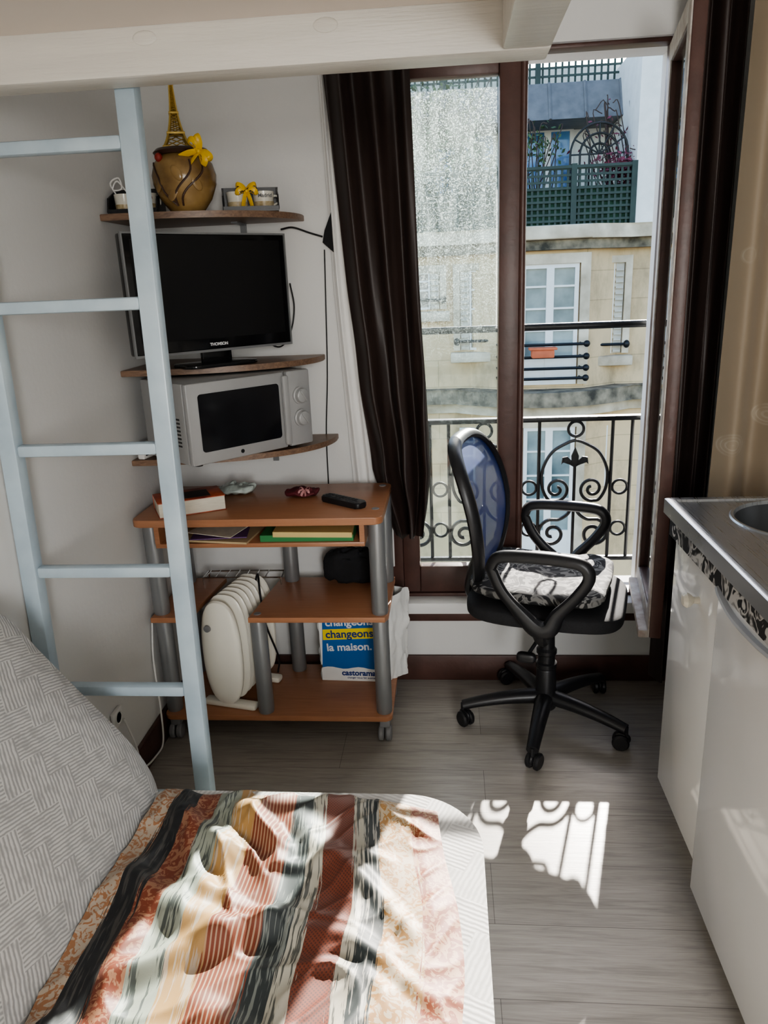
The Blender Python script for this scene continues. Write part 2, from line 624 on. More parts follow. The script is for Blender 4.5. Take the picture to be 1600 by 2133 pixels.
struct(MB().bx(-.23, .70, 2.488, 2.51, .245, .290, .004).build('trim_1', BROWN))
w = MB().bx(-.23, .70, 2.450, 2.56, .290, .333, .006)
struct(w.build('trim_2', SILL))
w = MB()
w.bx(RX0, RX1, -2.46, -2.42, .9, .95)
w.bx(RX0, RX1, -2.46, -2.42, 2.25, 2.3)
w.bx(RX0, RX0 + .05, -2.46, -2.42, .95, 2.25)
w.bx(RX1 - .05, RX1, -2.46, -2.42, .95, 2.25)
struct(w.build('added_rear_window', SILL))  # unseen window frame, added to go with the fill light

# window_1 : fixed frame, closed left casement, open right casement
w1 = bpy.data.objects.new('window_1', None)
COL.objects.link(w1)
w1.location = (.22, 2.54, WZ0)
struct(w1)
w = MB()
w.bx(WX0, WX0 + .04, 2.515, 2.585, WZ0, WZ1, .003)
w.bx(WX1 - .025, WX1, 2.515, 2.585, WZ0, WZ1, .003)
w.bx(WX0 + .04, WX1 - .025, 2.53, 2.585, WZ1 - .012, WZ1, .002)
w.bx(WX0 + .04, WX1 - .025, 2.515, 2.585, WZ0, .345, .003)
w.build('frame', BROWN, w1)
s = MB()
s.bx(-.17, -.11, 2.515, 2.56, .35, 2.072, .005)
s.bx(.165, .238, 2.505, 2.56, .35, 2.072, .006)
s.bx(-.11, .165, 2.515, 2.56, 2.015, 2.072, .005)
s.bx(-.11, .165, 2.515, 2.56, .35, .45, .005)
s.tube([(.238, 2.51, .35), (.238, 2.51, 2.072)], .012, 10)
sash = s.build('closed_casement', BROWN, w1)
MB().bx(-.112, .167, 2.535, 2.539, .445, 2.02).build('dirty_pane', GLASSD, sash)
# open casement, local x from hinge to free end
HP = Vector((.655, 2.505, 0))
FE = Vector((.582, 2.055, 0))
ang = math.atan2((FE - HP).y, (FE - HP).x)
CW = (FE - HP).length
MO = T(HP.x, HP.y, 0) @ RZ(ang)
s = MB()
z0, z1 = .395, 2.06
s.bx(0, .055, 0, .034, z0, z1, .004, M=MO)
s.bx(CW - .06, CW, 0, .034, z0, z1, .004, M=MO)
s.bx(.055, CW - .06, 0, .034, z1 - .06, z1, .004, M=MO)
s.bx(.055, CW - .06, 0, .034, z0, z0 + .075, .004, M=MO)
sash2 = s.build('open_casement', BROWN, w1)
s = MB()
for a, b, c, d in ((.002, .053, z0, z1), (CW - .058, CW - .002, z0, z1), (.053, CW - .058, z1 - .058, z1), (.053, CW - .058, z0, z0 + .073)):
    s.bx(a, b, -.004, .0005, c + .002, d - .002, .001, M=MO)
s.bx(0.02, CW - .01, -.03, -.002, z0 - .005, z0 + .02, .004, M=MO)
s.build('weathered_outer_face', PEEL, sash2)
MB().bx(.053, CW - .058, .014, .018, z0 + .07, z1 - .055, M=MO).build('pane', GLASSC, sash2)
for hz in (.6, 1.25, 1.9):
    MB().tube([(HP.x + .012, HP.y - .002, hz - .04), (HP.x + .012, HP.y - .002, hz + .04)], .009, 8).build('hinge', BROWN, sash2)

# ------------------------------------------------------------------ loft bed and ladder
lb = thing('loft_bed', 'cream painted timber loft bed platform with a beam across the top', 'loft bed', (-.4, 1.0, 1.8))
MB().bx(-.966, .183, 1.45, 1.525, 1.80, 1.98, .006).build('beam', LOFT, lb)
MB().bx(.10, .183, -1.4, 1.449, 1.802, 1.98, .005).build('joist', LOFT, lb)
MB().bx(-.966, .099, -1.4, 1.449, 1.877, 1.90).build('deck_board', DECK, lb)
for kx in (-.52, -.2):
    k = MB()
    k.sup((0, 0, 0), (.022, .0022, .012), 1, 1, 20, 8, T(kx, 1.4495, 1.868 - .01))
    k.build('wood_knot', LOFT, lb)

ld = thing('ladder', 'pale blue painted wooden ladder fixed under the loft beam', 'ladder', (-.78, 1.47, 0))


def ly(z):
    return 1.455 + .075 * z / 1.85


for x0, x1 in ((-.620, -.580), (-.968, -.930)):
    r_ = MB().bx(x0, x1, 0, .036, 0, 1.876, .004)
    for v in r_.bm.verts:
        v.co.y += ly(v.co.z)
    r_.build('rail', BLUE, ld)
for z in (1.712, 1.413, 1.115, .838, .545, .255):
    MB().bx(-.930, -.620, ly(z) + .004, ly(z) + .033, z - .013, z + .013, .006).build('rung', BLUE, ld)

# ------------------------------------------------------------------ corner shelves


def corner_poly(rx, ry, e=2.3, n=28):
    P = [(-.969, 2.509), (-.969, 2.509 - ry)]
    for k in range(1, n):
        t = PI / 2 * k / n
        P.append((-.969 + rx * abs(sin(t)) ** (2 / e), 2.509 - ry * abs(cos(t)) ** (2 / e)))
    P.append((-.969 + rx, 2.509))
    return P[::-1]


SH = [(1.650, .52, .335), (1.215, .56, .345), (.945, .59, .355)]
SL = ['top walnut corner shelf carrying the gold tower and brown jar', 'middle walnut corner shelf under the flat television', 'lowest walnut corner shelf under the silver microwave']
for (z, rx, ry), lab in zip(SH, SL):
    s = thing('corner_shelf', lab, 'shelf', (-.8, 2.4, z - .018), 0, 'corner shelves')
    MB().prism(corner_poly(rx, ry), z - .018, z, .002, 1).build('board', WALNUT, s)
    b = MB()
    bxp = -.969 + rx * .62
    b.bx(bxp - .01, bxp + .01, 2.503, 2.509, z - .09, z - .018)
    b.bx(bxp - .01, bxp + .01, 2.40, 2.509, z - .0215, z - .018)
    b.build('bracket', SILVER, s)

# ------------------------------------------------------------------ brown jar
jr = thing('ceramic_jar', 'round honey brown glazed jar with leaf relief and yellow bow', 'jar', (-.742, 2.262, 1.65), 0)
prof = [(0, 0), (.045, 0), (.05, .006), (.072, .035), (.088, .075), (.09, .1), (.082, .128), (.066, .148), (.06, .152)]
MB().lathe(prof, 40).build('body', HONEY, jr, True)
MB().lathe([(0, .149), (.074, .150), (.080, .158), (.072, .166), (.04, .170), (0, .170)], 32).build('lid', DKBRN, jr, True)


def jrad(z):
    for (r1, a), (r2, b) in zip(prof[2:], prof[3:]):
        if a <= z <= b:
            return r1 + (r2 - r1) * (z - a) / (b - a)
    return .06


vn = MB()
for a0, a1 in ((-150, -95), (-60, -95), (-35, -80)):
    pts = []
    for k in range(14):
        t = k / 13
        z = .13 - .115 * t
        a = R(a0 + (a1 - a0) * t + 8 * sin(t * 6))
        rr = jrad(z) + .001
        pts.append((rr * cos(a), rr * sin(a), z))
    vn.tube(pts, .003, 6)
vn.build('vine_relief', BRNR, jr, True)
for a, z in ((-128, .07), (-85, .095), (-50, .07), (-100, .045)):
    lf = MB()
    rr = jrad(z)
    lf.sup((0, 0, 0), (.004, .013, .022), 1, 1, 14, 8, RZ(R(a)) @ T(rr, 0, z) @ RX(R(30 * (1 if a > -90 else -1))))
    lf.build('leaf', HONEY, jr, True)
for a in (-125, -20):
    MB().sup((0, 0, 0), (.011, .011, .012), 1, 1, 14, 8, T(.08 * cos(R(a)), .08 * sin(R(a)), .14)).build('bud', RED, jr, True)


def bow(mb, M, s=1.):
    for sg in (-1, 1):
        for tw in (.25, -.35):
            pts = [(0, 0, 0), (sg * .012 * s, -.01 * s, .012 * s + tw * .01), (sg * .028 * s, -.012 * s, .012 * s + tw * .03), (sg * .03 * s, -.004 * s, tw * .03), (sg * .012 * s, -.002 * s, -.004 * s), (0, 0, 0)]
            mb.tube(catmull(pts, 5), .007 * s, 6, flat=.2, M=M)
        mb.tube(catmull([(0, 0, 0), (sg * .008 * s, -.008 * s, -.02 * s), (sg * .014 * s, -.004 * s, -.045 * s)], 5), .008 * s, 6, flat=.2, M=M)
    mb.sup((0, -.004 * s, 0), (.006 * s, .006 * s, .006 * s), 1, 1, 10, 6, M=M)


b = MB()
bow(b, T(.068, -.060, .150) @ RY(R(60)), 1.15)
b.build('bow', YEL, jr, True)

# ------------------------------------------------------------------ figurine tower, standing on the jar lid
ew = thing('tower_figurine', 'gold metal lattice tower figurine standing on the brown jar lid', 'figurine', (-.757, 2.272, 1.8205), R(20))
TS = .215 / .386


def hw(z):
    return .060 * math.exp(-z / .105) + .005


leg = MB()
for sx, sy in ((1, 1), (1, -1), (-1, 1), (-1, -1)):
    zs = [.34 * k / 24 for k in range(25)]
    leg.tube([(sx * hw(z), sy * hw(z), z) for z in zs], [.0075 - .0045 * z / .34 for z in zs], 5)
br = MB()
zs = [0]
while zs[-1] < .3:
    zs.append(zs[-1] + max(.008, hw(zs[-1]) * .7))
for a, b in zip(zs, zs[1:]):
    for (x0, y0), (x1, y1) in (((1, 1), (1, -1)), ((1, -1), (-1, -1)), ((-1, -1), (-1, 1)), ((-1, 1), (1, 1))):
        br.tube([(x0 * hw(a), y0 * hw(a), a), (x1 * hw(b), y1 * hw(b), b)], .0026, 4)
        br.tube([(x1 * hw(a), y1 * hw(a), a), (x0 * hw(b), y0 * hw(b), b)], .0026, 4)
tp = [(leg, 'corner_struts'), (br, 'lattice')]
for z, k in ((.07, 1.25), (.165, 1.4), (.30, 1.9)):
    h = hw(z) * k
    tp.append((MB().bx(-h, h, -h, h, z - .005, z + .005, .001), 'platform'))
tp.append((MB().lathe([(.006, .34), (.006, .352), (.0025, .355), (.001, .385), (0, .386)], 10), 'spire'))
tp.append((MB().bx(-.072, .072, -.072, .072, 0, .006, .001), 'base'))
for mb_, nm in tp:
    mb_.bm.transform(Matrix.Diagonal((TS, TS, TS, 1)))
    mb_.build(nm, GOLD, ew, True)

# ------------------------------------------------------------------ mug gift boxes


def gift(loc, rot, wd, lab, word, ribbon):
    side = 'right of the brown jar' if loc[0] > -.7 else 'left of the brown jar'
    g = thing('gift_box', lab, 'gift box', loc, rot, 'mug gift boxes on the top shelf')
    h = wd / 2
    b = MB()
    b.bx(-h, h, -.045, .045, 0, .006)
    b.prism([(-h, .006), (h, .006), (h + .004, .074), (-h - .004, .074)], .0, .004, M=T(0, .045, 0) @ RX(R(90)))
    for sx in (-1, 1):
        b.prism([(-.045, .006), (.045, .006), (.045, .074), (-.03, .045)], sx * h - .002, sx * h + .002, M=Matrix(((0, 0, 1, 0), (1, 0, 0, 0), (0, 1, 0, 0), (0, 0, 0, 1))))
    b.bx(-h, h, -.046, -.043, .006, .014)
    b.build('tray', BLACKP, g, True)
    if ribbon:
        r = MB()
        bow(r, T(-.010, -.032, .056), .9)
        r.build('bow', YEL, g, True)
        r = MB()
        r.tube(catmull([(-.010, -.027, .053), (-.036, -.036, .069), (-.02, -.036, .053), (.012, -.036, .071), (.022, -.036, .053)], 5), .005, 6, flat=.25)
        r.build('brown_ribbon', BRNR, g, True)
    else:
        r = MB()
        r.tube(catmull([(-.05, -.01, .054), (-.06, -.02, .085), (-.035, -.02, .098), (-.03, -.02, .07), (-.055, -.02, .068), (-.04, -.02, .09), (-.015, -.015, .06), (.01, -.01, .054)], 6), .0022, 6)
        r.build('white_cord', WHITEP, g, True)
    W = wm(g)
    for sx in (-1, 1):
        p = W @ Vector((sx * wd * .24, .002, .0065))
        m = thing('mug', 'white mug %s in the black box %s' % ('printed with a place name' if sx > 0 else 'without a name', side), 'mug', p, rot + (0 if sx > 0 else .3), 'boxed mugs')
        rm = wd * .2
        MB().lathe([(0, 0), (rm * .8, 0), (rm * .88, .004), (rm, .050), (rm - .003, .050), (rm * .8, .008), (0, .006)], 28).build('body', MUGW, m, True)
        MB().lathe([(rm * .885 + .0006, .006), (rm * .935 + .0006, .022), (rm * .935, .022), (rm * .885, .006)], 28).build('printed_band', MUGO, m, True)
        hp = [(0, -rm * .9, .038), (0, -rm * 1.3, .036), (0, -rm * 1.35, .020), (0, -rm * .85, .012)]
        MB().tube(catmull(hp, 5), .003, 7, M=RZ(R(150 if sx < 0 else 80))).build('handle', MUGW, m, True)
        if sx > 0:
            t = MB()
            t.text(word, .0145, T(.004, -rm * 1.0 - .0012, .037) @ RX(R(90)), .0004, .0003)
            t.build('lettering', BLACKP if ribbon else RED, m, True)
    return g


gift((-.576, 2.345, 1.65), R(14), .16, 'black open gift box with yellow bow right of the brown jar', 'Madrid', True)
gift((-.890, 2.252, 1.65), R(4), .14, 'black open gift box left of the brown jar, behind the ladder rail', 'France', False)

# ------------------------------------------------------------------ television
tv = thing('television', 'black flat television on the middle corner shelf', 'television', (-.690, 2.240, 1.2155), R(46))
TW, TH, TB = .52, .328, .047
MB().bx(-TW / 2, TW / 2, -.012, .03, TB, TB + TH, .006).build('housing', GLOSSB, tv, True)
rim = MB()
rim.bx(-TW / 2 - .003, TW / 2 + .003, -.0145, -.004, TB - .004, TB + .003)
rim.bx(-TW / 2 - .003, TW / 2 + .003, -.0145, -.004, TB + TH - .003, TB + TH + .002)
rim.bx(-TW / 2 - .003, -TW / 2 + .002, -.0145, -.004, TB + .003, TB + TH - .003)
rim.bx(TW / 2 - .002, TW / 2 + .003, -.0145, -.004, TB + .003, TB + TH - .003)
rim.build('silver_rim', SILVER, tv, True)
MB().bx(-TW / 2 + .02, TW / 2 - .02, -.0135, -.011, TB + .035, TB + TH - .018).build('screen', SCREEN, tv, True)
MB().text('THOMSON', .012, T(.0, -.0125, TB + .017) @ RX(R(90)), .0006, .0003).build('lettering', PALET, tv, True)
MB().bx(-.05, .05, .004, .02, .008, TB + .01, .004).build('neck', GLOSSB, tv, True)
MB().prism(rrect(-.12, .12, -.05, .085, .035), .0, .01, .003).build('stand_base', GLOSSB, tv, True)
MB().bx(-.17, .17, .028, .05, TB + .03, TB + .24, .01).build('rear_casing', BLACKP, tv, True)

# ------------------------------------------------------------------ microwave
mc = thing('microwave', 'silver microwave oven with two round dials on the lowest corner shelf', 'microwave', (-.591, 2.169, .9455), R(48))
MWW, MWH, MWD, FT = .43, .232, .25, .012
MB().bx(-MWW / 2, MWW / 2, .002, MWD, FT, FT + MWH, .006).build('casing', MICRO, mc, True)
d = MB().bx(-MWW / 2, .118, -.022, .001, FT, FT + MWH, .006)
d = d.build('door', MICRO, mc, True)
MB().prism(rrect(-.18, .095, .035, .2, .01), -.0005, .0015, M=T(0, -.0222, FT) @ RX(R(90))).build('door_glass', MICROD, d, True)
MB().bx(.104, .126, -.036, -.0225, FT + .01, FT + MWH - .01, .005).build('handle', MICRO, d, True)
MB().lathe([(0, 0), (.006, 0), (.006, .001), (.0045, .001), (.0045, .0004), (0, .0004)], 20, T(-.05, -.0222, FT + .018) @ RX(R(90))).build('emblem', BLACKP, d, True)
cp = MB().bx(.128, MWW / 2, -.022, .001, FT, FT + MWH, .006).build('control_panel', MICRO, mc, True)
for zz in (.155, .085):
    k = MB().lathe([(0, 0), (.027, 0), (.027, .006), (.023, .008), (.021, .020), (.018, .022), (0, .022)], 28, T(.172, -.0222, FT + zz) @ RX(R(90)))
    k.bx(-.003, .003, -.02, .02, .02, .026, .002, M=T(.172, -.0222, FT + zz) @ RX(R(90)) @ RZ(R(35)))
    k.build('dial', MICRO, cp, True)
v = MB()
for k in range(8):
    v.bx(-MWW / 2 - .001, -MWW / 2 + .002, .03, .075, FT + .05 + k * .011, FT + .055 + k * .011)
v.build('vent_slots', BLACKP, mc, True)
for x in (-.17, .17):
    for y in (.03, .21):
        MB().lathe([(0, 0), (.012, 0), (.014, FT), (0, FT)], 12, T(x, y, 0)).build('foot', BLACKP, mc, True)

rb = thing('small_device', 'small white device on the lowest corner shelf left of microwave', 'device', (-.935, 2.19, .9455), R(80))
MB().bx(-.03, .03, -.012, .012, 0, .05, .005).build('case', WHITEP, rb, True)
MB().bx(-.022, .022, -.0135, -.0115, .01, .042, .001).build('display', SCREEN, rb, True)

# ------------------------------------------------------------------ desk on castors
dk = thing('computer_desk', 'reddish brown laminate desk trolley with silver posts and castors', 'desk', (-.57, 2.25, 0))
MB().prism(rrect(-.945, -.195, 2.03, 2.42, .025), .768, .79, .003).build('desktop', BEECH, dk)
t = MB()
t.bx(-.90, -.255, 2.085, 2.40, .683, .697, .002)
t.bx(-.90, -.885, 2.085, 2.40, .697, .768)
t.bx(-.27, -.255, 2.085, 2.40, .697, .768)
t.build('paper_shelf', BEECH, dk)
MB().prism([(-.635, 2.085), (-.205, 2.085), (-.195, 2.11), (-.195, 2.42), (-.60, 2.42)], .432, .45, .002).build('middle_shelf', BEECH, dk)
MB().prism([(-.95, 2.085), (-.83, 2.085), (-.80, 2.42), (-.95, 2.42)], .432, .45, .002).build('side_shelf', BEECH, dk)
MB().prism(rrect(-.95, -.195, 2.085, 2.43, .02), .082, .10, .003).build('bottom_shelf', BEECH, dk)
for x, y, za, zb in ((-.222, 2.12, .1, .432), (-.222, 2.12, .45, .768), (-.222, 2.385, .1, .432), (-.222, 2.385, .45, .768), (-.925, 2.125, .1, .432), (-.925, 2.125, .45, .768), (-.925, 2.385, .1, .432), (-.925, 2.385, .45, .768), (-.555, 2.395, .1, .432), (-.555, 2.395, .45, .683), (-.612, 2.115, .1, .432)):
    MB().lathe([(0, za), (.024, za), (.026, za + .008), (.026, zb - .008), (.024, zb), (0, zb)], 20, T(x, y, 0)).build('post', SILVER, dk)
for x, y in ((-.222, 2.12), (-.925, 2.12), (-.222, 2.395), (-.925, 2.395)):
    c = MB()
    c.bx(x - .018, x + .018, y - .016, y + .02, .045, .0825, .008)
    for sx in (-1, 1):
        c.lathe([(0, -.009), (.022, -.009), (.0255, -.005), (.0255, .005), (.022, .009), (0, .009)], 20, T(x + sx * .012, y - .008, .0258) @ RY(R(90)))
    c.build('castor', GREYP, dk)
for px_, py_ in ((-.222, 2.12), (-.222, 2.385)):
    MB().lathe([(0, .79), (.012, .79), (.011, .7915), (0, .792)], 16, T(px_, py_, 0)).build('screw_cap', GREYP, dk)
MB().lathe([(0, .45), (.012, .45), (.011, .4515), (0, .452)], 16, T(-.612, 2.115, 0)).build('screw_cap', GREYP, dk)

# things on the desk
bk = thing('book', 'thick red paperback book lying on the desk behind ladder', 'book', (-.800, 2.145, .7905), R(-62))
MB().bx(-.062, .062, -.098, .098, .002, .044, .001).build('pages', PAPER, bk, True)
c = MB()
c.bx(-.065, .063, -.1, .1, .044, .0465, .0005)
c.bx(-.065, .063, -.1, .1, 0, .002, .0005)
c.bx(-.065, -.062, -.1, .1, .002, .044, .0005)
c.build('cover', BOOKC, bk, True)
MB().bx(-.035, .045, -.03, .06, .0465, .0469).build('cover_picture', BLACKP, bk, True)


def crumple(c, abc, seed, amt, e=.8):
    m = MB()

    def fn(p):
        q = Vector((p.x - c[0], p.y - c[1], p.z - c[2]))
        k = noise.noise(q * 38 + Vector((seed, 0, 0))) * amt + noise.noise(q * 80 + Vector((seed, 3, 0))) * amt * .4
        z = p.z + k
        return Vector((p.x + k * .8, p.y - k * .6, max(z, c[2] - abc[2])))
    m.sup(c, abc, e, .8, 44, 22, fn=fn)
    return m


tag(crumple((-.70, 2.325, .806), (.06, .045, .015), 3, .012).build('plastic_packet', CLEAR), 'crinkled clear plastic packet on the desk beside the book', 'packet')
sl = thing('cloth_pouch', 'crumpled burgundy cloth pouch on the back of the desktop', 'pouch', (-.475, 2.28, .7905))
crumple((-.475, 2.28, .8025), (.055, .038, .012), 9, .010).build('cloth', BURG, sl)
bb = MB()
bow(bb, T(-.46, 2.25, .812) @ RX(R(-60)), .5)
bb.build('pink_tie', mat('dusty pink ribbon', (.5, .25, .25), .6), sl)
rc = thing('remote_control', 'black remote control lying diagonally on the desk front', 'remote control', (-.325, 2.175, .7905), R(-38))
MB().prism(rrect(-.083, .083, -.022, .022, .012), 0, .018, .005).build('body', BLACKP, rc, True)
kb = MB()
for i in range(10):
    for j in range(3):
        if (i * 3 + j) % 11 != 7:
            kb.bx(-.072 + i * .0145 - .0042, -.072 + i * .0145 + .0042, -.0125 + j * .0125 - .0035, -.0125 + j * .0125 + .0035, .018, .0198, .0008)
kb.build('buttons', RUBB, rc, True)


def sheet(name, lab, cat, x0, x1, y0, y1, z, tk, m, rot, grp=None, bend=.0):
    cx, cy = (x0 + x1) / 2, (y0 + y1) / 2
    o = MB()
    hx, hy = (x1 - x0) / 2, (y1 - y0) / 2
    M = T(cx, cy, z) @ RZ(R(rot))

    def top(u, v):
        x, y = -hx + 2 * hx * u, -hy + 2 * hy * v
        return Vector((x, y, bend * (1 - u) * (1 - v)))
    o.grid(lambda u, v: M @ (top(u, v) + Vector((0, 0, tk))), 10, 6)
    o.grid(lambda u, v: M @ top(u, v), 10, 6)
    bm = o.bm
    bmesh.ops.bridge_loops(bm, edges=[e for e in bm.edges if len(e.link_faces) == 1])
    return tag(o.build(name, m), lab, cat, grp)


PG = 'papers on the shelf below the desktop'
sheet('paper_stack', 'tan paper sheets at the left of the desk paper shelf', 'paper', -.84, -.60, 2.085, 2.30, .6975, .006, KRAFT, -6, PG, .004)
sheet('leaflet', 'purple leaflet lying on tan papers in the desk shelf', 'leaflet', -.80, -.63, 2.09, 2.25, .708, .003, PURP, 9, PG, .003)
sheet('paper_sheet', 'loose pale sheet on top of the purple leaflet', 'paper', -.79, -.64, 2.10, 2.28, .7145, .002, PAPER, -14, PG, .006)
sheet('folder', 'green card folder under the yellow envelope', 'folder', -.575, -.29, 2.095, 2.33, .6975, .020, GREENF, 0, PG)
sheet('envelope', 'yellow padded envelope on the green folder', 'envelope', -.53, -.295, 2.060, 2.26, .718, .016, ENVY, 3, PG, .008)

# heater, bag, cloth, rack on the lower shelves
ht = thing('oil_heater', 'cream oil filled radiator heater standing on the bottom desk shelf', 'heater', (-.742, 2.125, .1005), R(77))


def hpanel(x, t, w, h, zc, e=.62):
    m = MB()
    m.sup((0, 0, 0), (w, h, t), .7, e, 44, 12, T(x, 0, zc) @ Matrix(((0, 0, 1, 0), (1, 0, 0, 0), (0, 1, 0, 0), (0, 0, 0, 1))))
    return m


hpanel(.0, .022, .070, .185, .205, .8).build('front_panel', CREAM, ht, True)
for k in range(6):
    hpanel(.042 + k * .031, .0085, .074, .186, .207, .7).build('fin', CREAM, ht, True)
hpanel(.232, .014, .075, .186, .205).build('rear_panel', CREAM, ht, True)
MB().tube([(.0, 0, .07), (.23, 0, .07)], .022, 14).build('oil_tube', CREAM, ht, True)
for x in (.02, .205):
    MB().bx(x - .018, x + .018, -.095, .095, 0, .022, .008).build('foot', CREAM, ht, True)
MB().lathe([(0, 0), (.012, 0), (.011, .007), (0, .008)], 18, T(-.0215, .032, .30) @ RY(R(-90))).build('thermostat_dial', GREYP, ht, True)
hc = catmull([(.22, -.02, .36), (.19, -.05, .41), (.13, -.085, .36), (.14, -.09, .25), (.2, -.095, .1), (.215, -.08, .03)], 8)
MB().tube(hc, .0035, 8).build('power_cord', BLACKP, ht, True)

bag = thing('shopping_bag', 'blue and white printed shopping bag on the bottom desk shelf', 'bag', (-.33, 2.35, .1005))
P0 = [(-.458, 2.315), (-.235, 2.305), (-.165, 2.365), (-.170, 2.40), (-.44, 2.41)]


def bagpt(u, v):
    n = len(P0)
    k = u * n
    i = int(k) % n
    a, b_ = Vector(P0[i]), Vector(P0[(i + 1) % n])
    p = a.lerp(b_, k - int(k))
    z = .1008 + .322 * v
    w = (noise.noise(Vector((u * 14, v * 5, 1))) * .012 + abs(noise.noise(Vector((u * 22, v * 7, 4)))) * .012) if u > .21 else 0
    ctr = Vector((-.31, 2.36))
    p = ctr + (p - ctr) * (1 + w * 7 - .02 * v * (1 if i else 0) + (.10 * v if i in (1, 2) else 0))
    return Vector((min(p.x, -.145), p.y, z + (.010 * sin(u * 20) if v > .99 and u > .21 else 0)))


m = MB()
m.grid(bagpt, 90, 24)
bmesh.ops.remove_doubles(m.bm, verts=m.bm.verts[:], dist=.0004)
m.bm.faces.new([v for v in sorted([v for v in m.bm.verts if v.co.z < .1012], key=lambda q: math.atan2(q.co.y - 2.36, q.co.x + .31))])
m.build('body', BAGW, bag, smooth=25)
slope = (2.305 - 2.315) / .223
MBAG = T(-.458, 2.315, 0) @ RZ(math.atan(slope)) @ RX(R(90))


def bagpoly(poly, e0, e1):
    return MB().prism(poly, e0, e1, M=MBAG)


pz = .152
wavy = [(.004 + .218 * k / 12, pz + .004 * sin(k * 1.1)) for k in range(13)]
bagpoly(wavy + [(.222, .422), (.018, .422)], .0005, .0012).build('blue_panel', BAGB, bag)
bagpoly([(.012, .258), (.200, .269), (.201, .309), (.013, .298)], .0014, .0020).build('yellow_band', BAGY, bag)
for nm, tx, sz, x, z, r_, mt in (('navy_lettering', 'changeons', .040, .106, .283, 3, BAGN), ('white_lettering', 'changeons', .040, .107, .328, 3, PALET), ('white_lettering', 'la maison.', .040, .103, .233, 3, PALET), ('shop_lettering', 'castorama', .029, .132, .132, 0, BAGN), ('shop_lettering', 'changer nous fait avancer', .010, .142, .114, 0, BAGN)):
    t = MB()
    t.text(tx, sz, MBAG @ T(x, z, .0026 if mt is not BAGN or sz > .035 else .0012) @ RZ(R(r_)), .0004, .0009 if sz > .02 else 0)
    t.build(nm, mt, bag)
hd = MB()
hd.tube(catmull([(-.40, 2.36, .42), (-.36, 2.33, .428), (-.30, 2.33, .428), (-.26, 2.36, .42)], 6), .004, 8)
hd.build('handle', BAGB, bag)

tag(crumple((-.335, 2.375, .510), (.10, .030, .0595), 5, .016, .5).build('black_cloth', BLACKF), 'bunched black cloth at the back of the middle desk shelf', 'cloth')
rk = thing('wire_rack', 'small metal wire rack behind the heater on the desk', 'rack', (-.70, 2.40, .4505))
k = MB()
for i in range(7):
    k.tube([(-.85 + i * .035, 2.35, .480), (-.85 + i * .035, 2.415, .480)], .002, 6)
for y in (2.35, 2.415):
    k.tube([(-.86, y, .478), (-.585, y, .478)], .003, 6)
k.build('grille', CHROME, rk)
for x in (-.86, -.585):
    MB().tube([(x, 2.35, .452), (x, 2.35, .478), (x, 2.415, .478), (x, 2.415, .452)], .003, 6).build('leg', CHROME, rk)

# ------------------------------------------------------------------ cables and wall bits
cb = MB()
cb.tube(catmull([at(585, 478, Y=2.47), at(610, 474, Y=2.49), at(645, 485, Y=2.495), at(672, 493, Y=2.495)], 8), .003, 8)
tag(cb.build('aerial_cable', BLACKP), 'short black cable looping from television to black aerial', 'cable')
cb = MB()
cb.tube(catmull([at(604, 590, Y=2.46), at(613, 640, Y=2.48), at(606, 690, Y=2.47), at(585, 722, Y=2.44), at(552, 712, Y=2.41)], 8), .0025, 8)
tag(cb.build('power_cable', BLACKP), 'black cable hanging behind right edge of television', 'cable')
cb = MB()
cb.tube(catmull([at(676, 520, Y=2.505), at(679, 640, Y=2.505), at(682, 780, Y=2.505), at(680, 900, Y=2.505), at(684, 1000, Y=2.505), at(690, 1120, Y=2.505)], 8), .0022, 8)
tag(cb.build('wall_cable', BLACKP), 'thin black cable running straight down the wall beside curtain', 'cable')
pa, pb, pc, pd = at(690, 440, Y=2.49), at(700, 530, Y=2.49), at(672, 505, Y=2.50), at(676, 480, Y=2.50)
ae = MB()
ae.bm.faces.new([ae.bm.verts.new(p) for p in (pa, pb, pc, pd)])
r_ = bmesh.ops.extrude_face_region(ae.bm, geom=ae.bm.faces[:])
bmesh.ops.translate(ae.bm, verts=[e for e in r_['geom'] if isinstance(e, bmesh.types.BMVert)], vec=(0, .008, 0))
tag(ae.build('aerial', BLACKP), 'small black flat aerial on the wall at the curtain edge', 'aerial')
so = thing('wall_socket', 'small white socket low on the left wall beside sofa', 'socket', (-.968, 1.80, .25))
MB().bx(-.9695, -.957, 1.775, 1.830, .245, .295, .004).build('plate', WHITEP, so)
MB().lathe([(0, 0), (.018, 0), (.018, .002), (.015, .0005), (0, .0005)], 18, T(-.9575, 1.803, .270) @ RY(R(90))).build('outlet', WHITEP, so)
cb = MB()
cb.tube(catmull([(-.952, 1.82, .255), (-.940, 1.84, .16), (-.946, 1.88, .05), (-.946, 1.98, .02), (-.946, 2.04, .03), (-.948, 2.06, .14), (-.962, 2.09, .3), (-.962, 2.12, .42)], 10), .003, 8)
tag(cb.build('white_cable', WHITEP), 'white cable running from the wall socket along the skirting', 'cable')

# ------------------------------------------------------------------ curtains


def curtain(tab, zt, zb, ytab, folds, amp, nu=150, nv=70, ph=0., gather=0., hf=.14):
    def fn(u, v):
        z = zt + (zb - zt) * v
        x0, x1 = lerp_tab(tab, z)
        y = ytab
        a = amp
        uu = u + .03 * sin(3 * v + 5 * u + ph)
        off = a * (sin(2 * PI * folds * uu + ph + .9 * sin(2.0 * v + u * 3)) * .85 + hf * sin(2 * PI * folds * 2.1 * uu + 1 + 2 * v))
        k = noise.noise(Vector((u * 6, v * 9, ph))) * gather * max(0, v - .55) * 2
        return Vector((x0 + (x1 - x0) * u + k * .4, y + off + k, z))
    return MB().grid(fn, nu, nv)


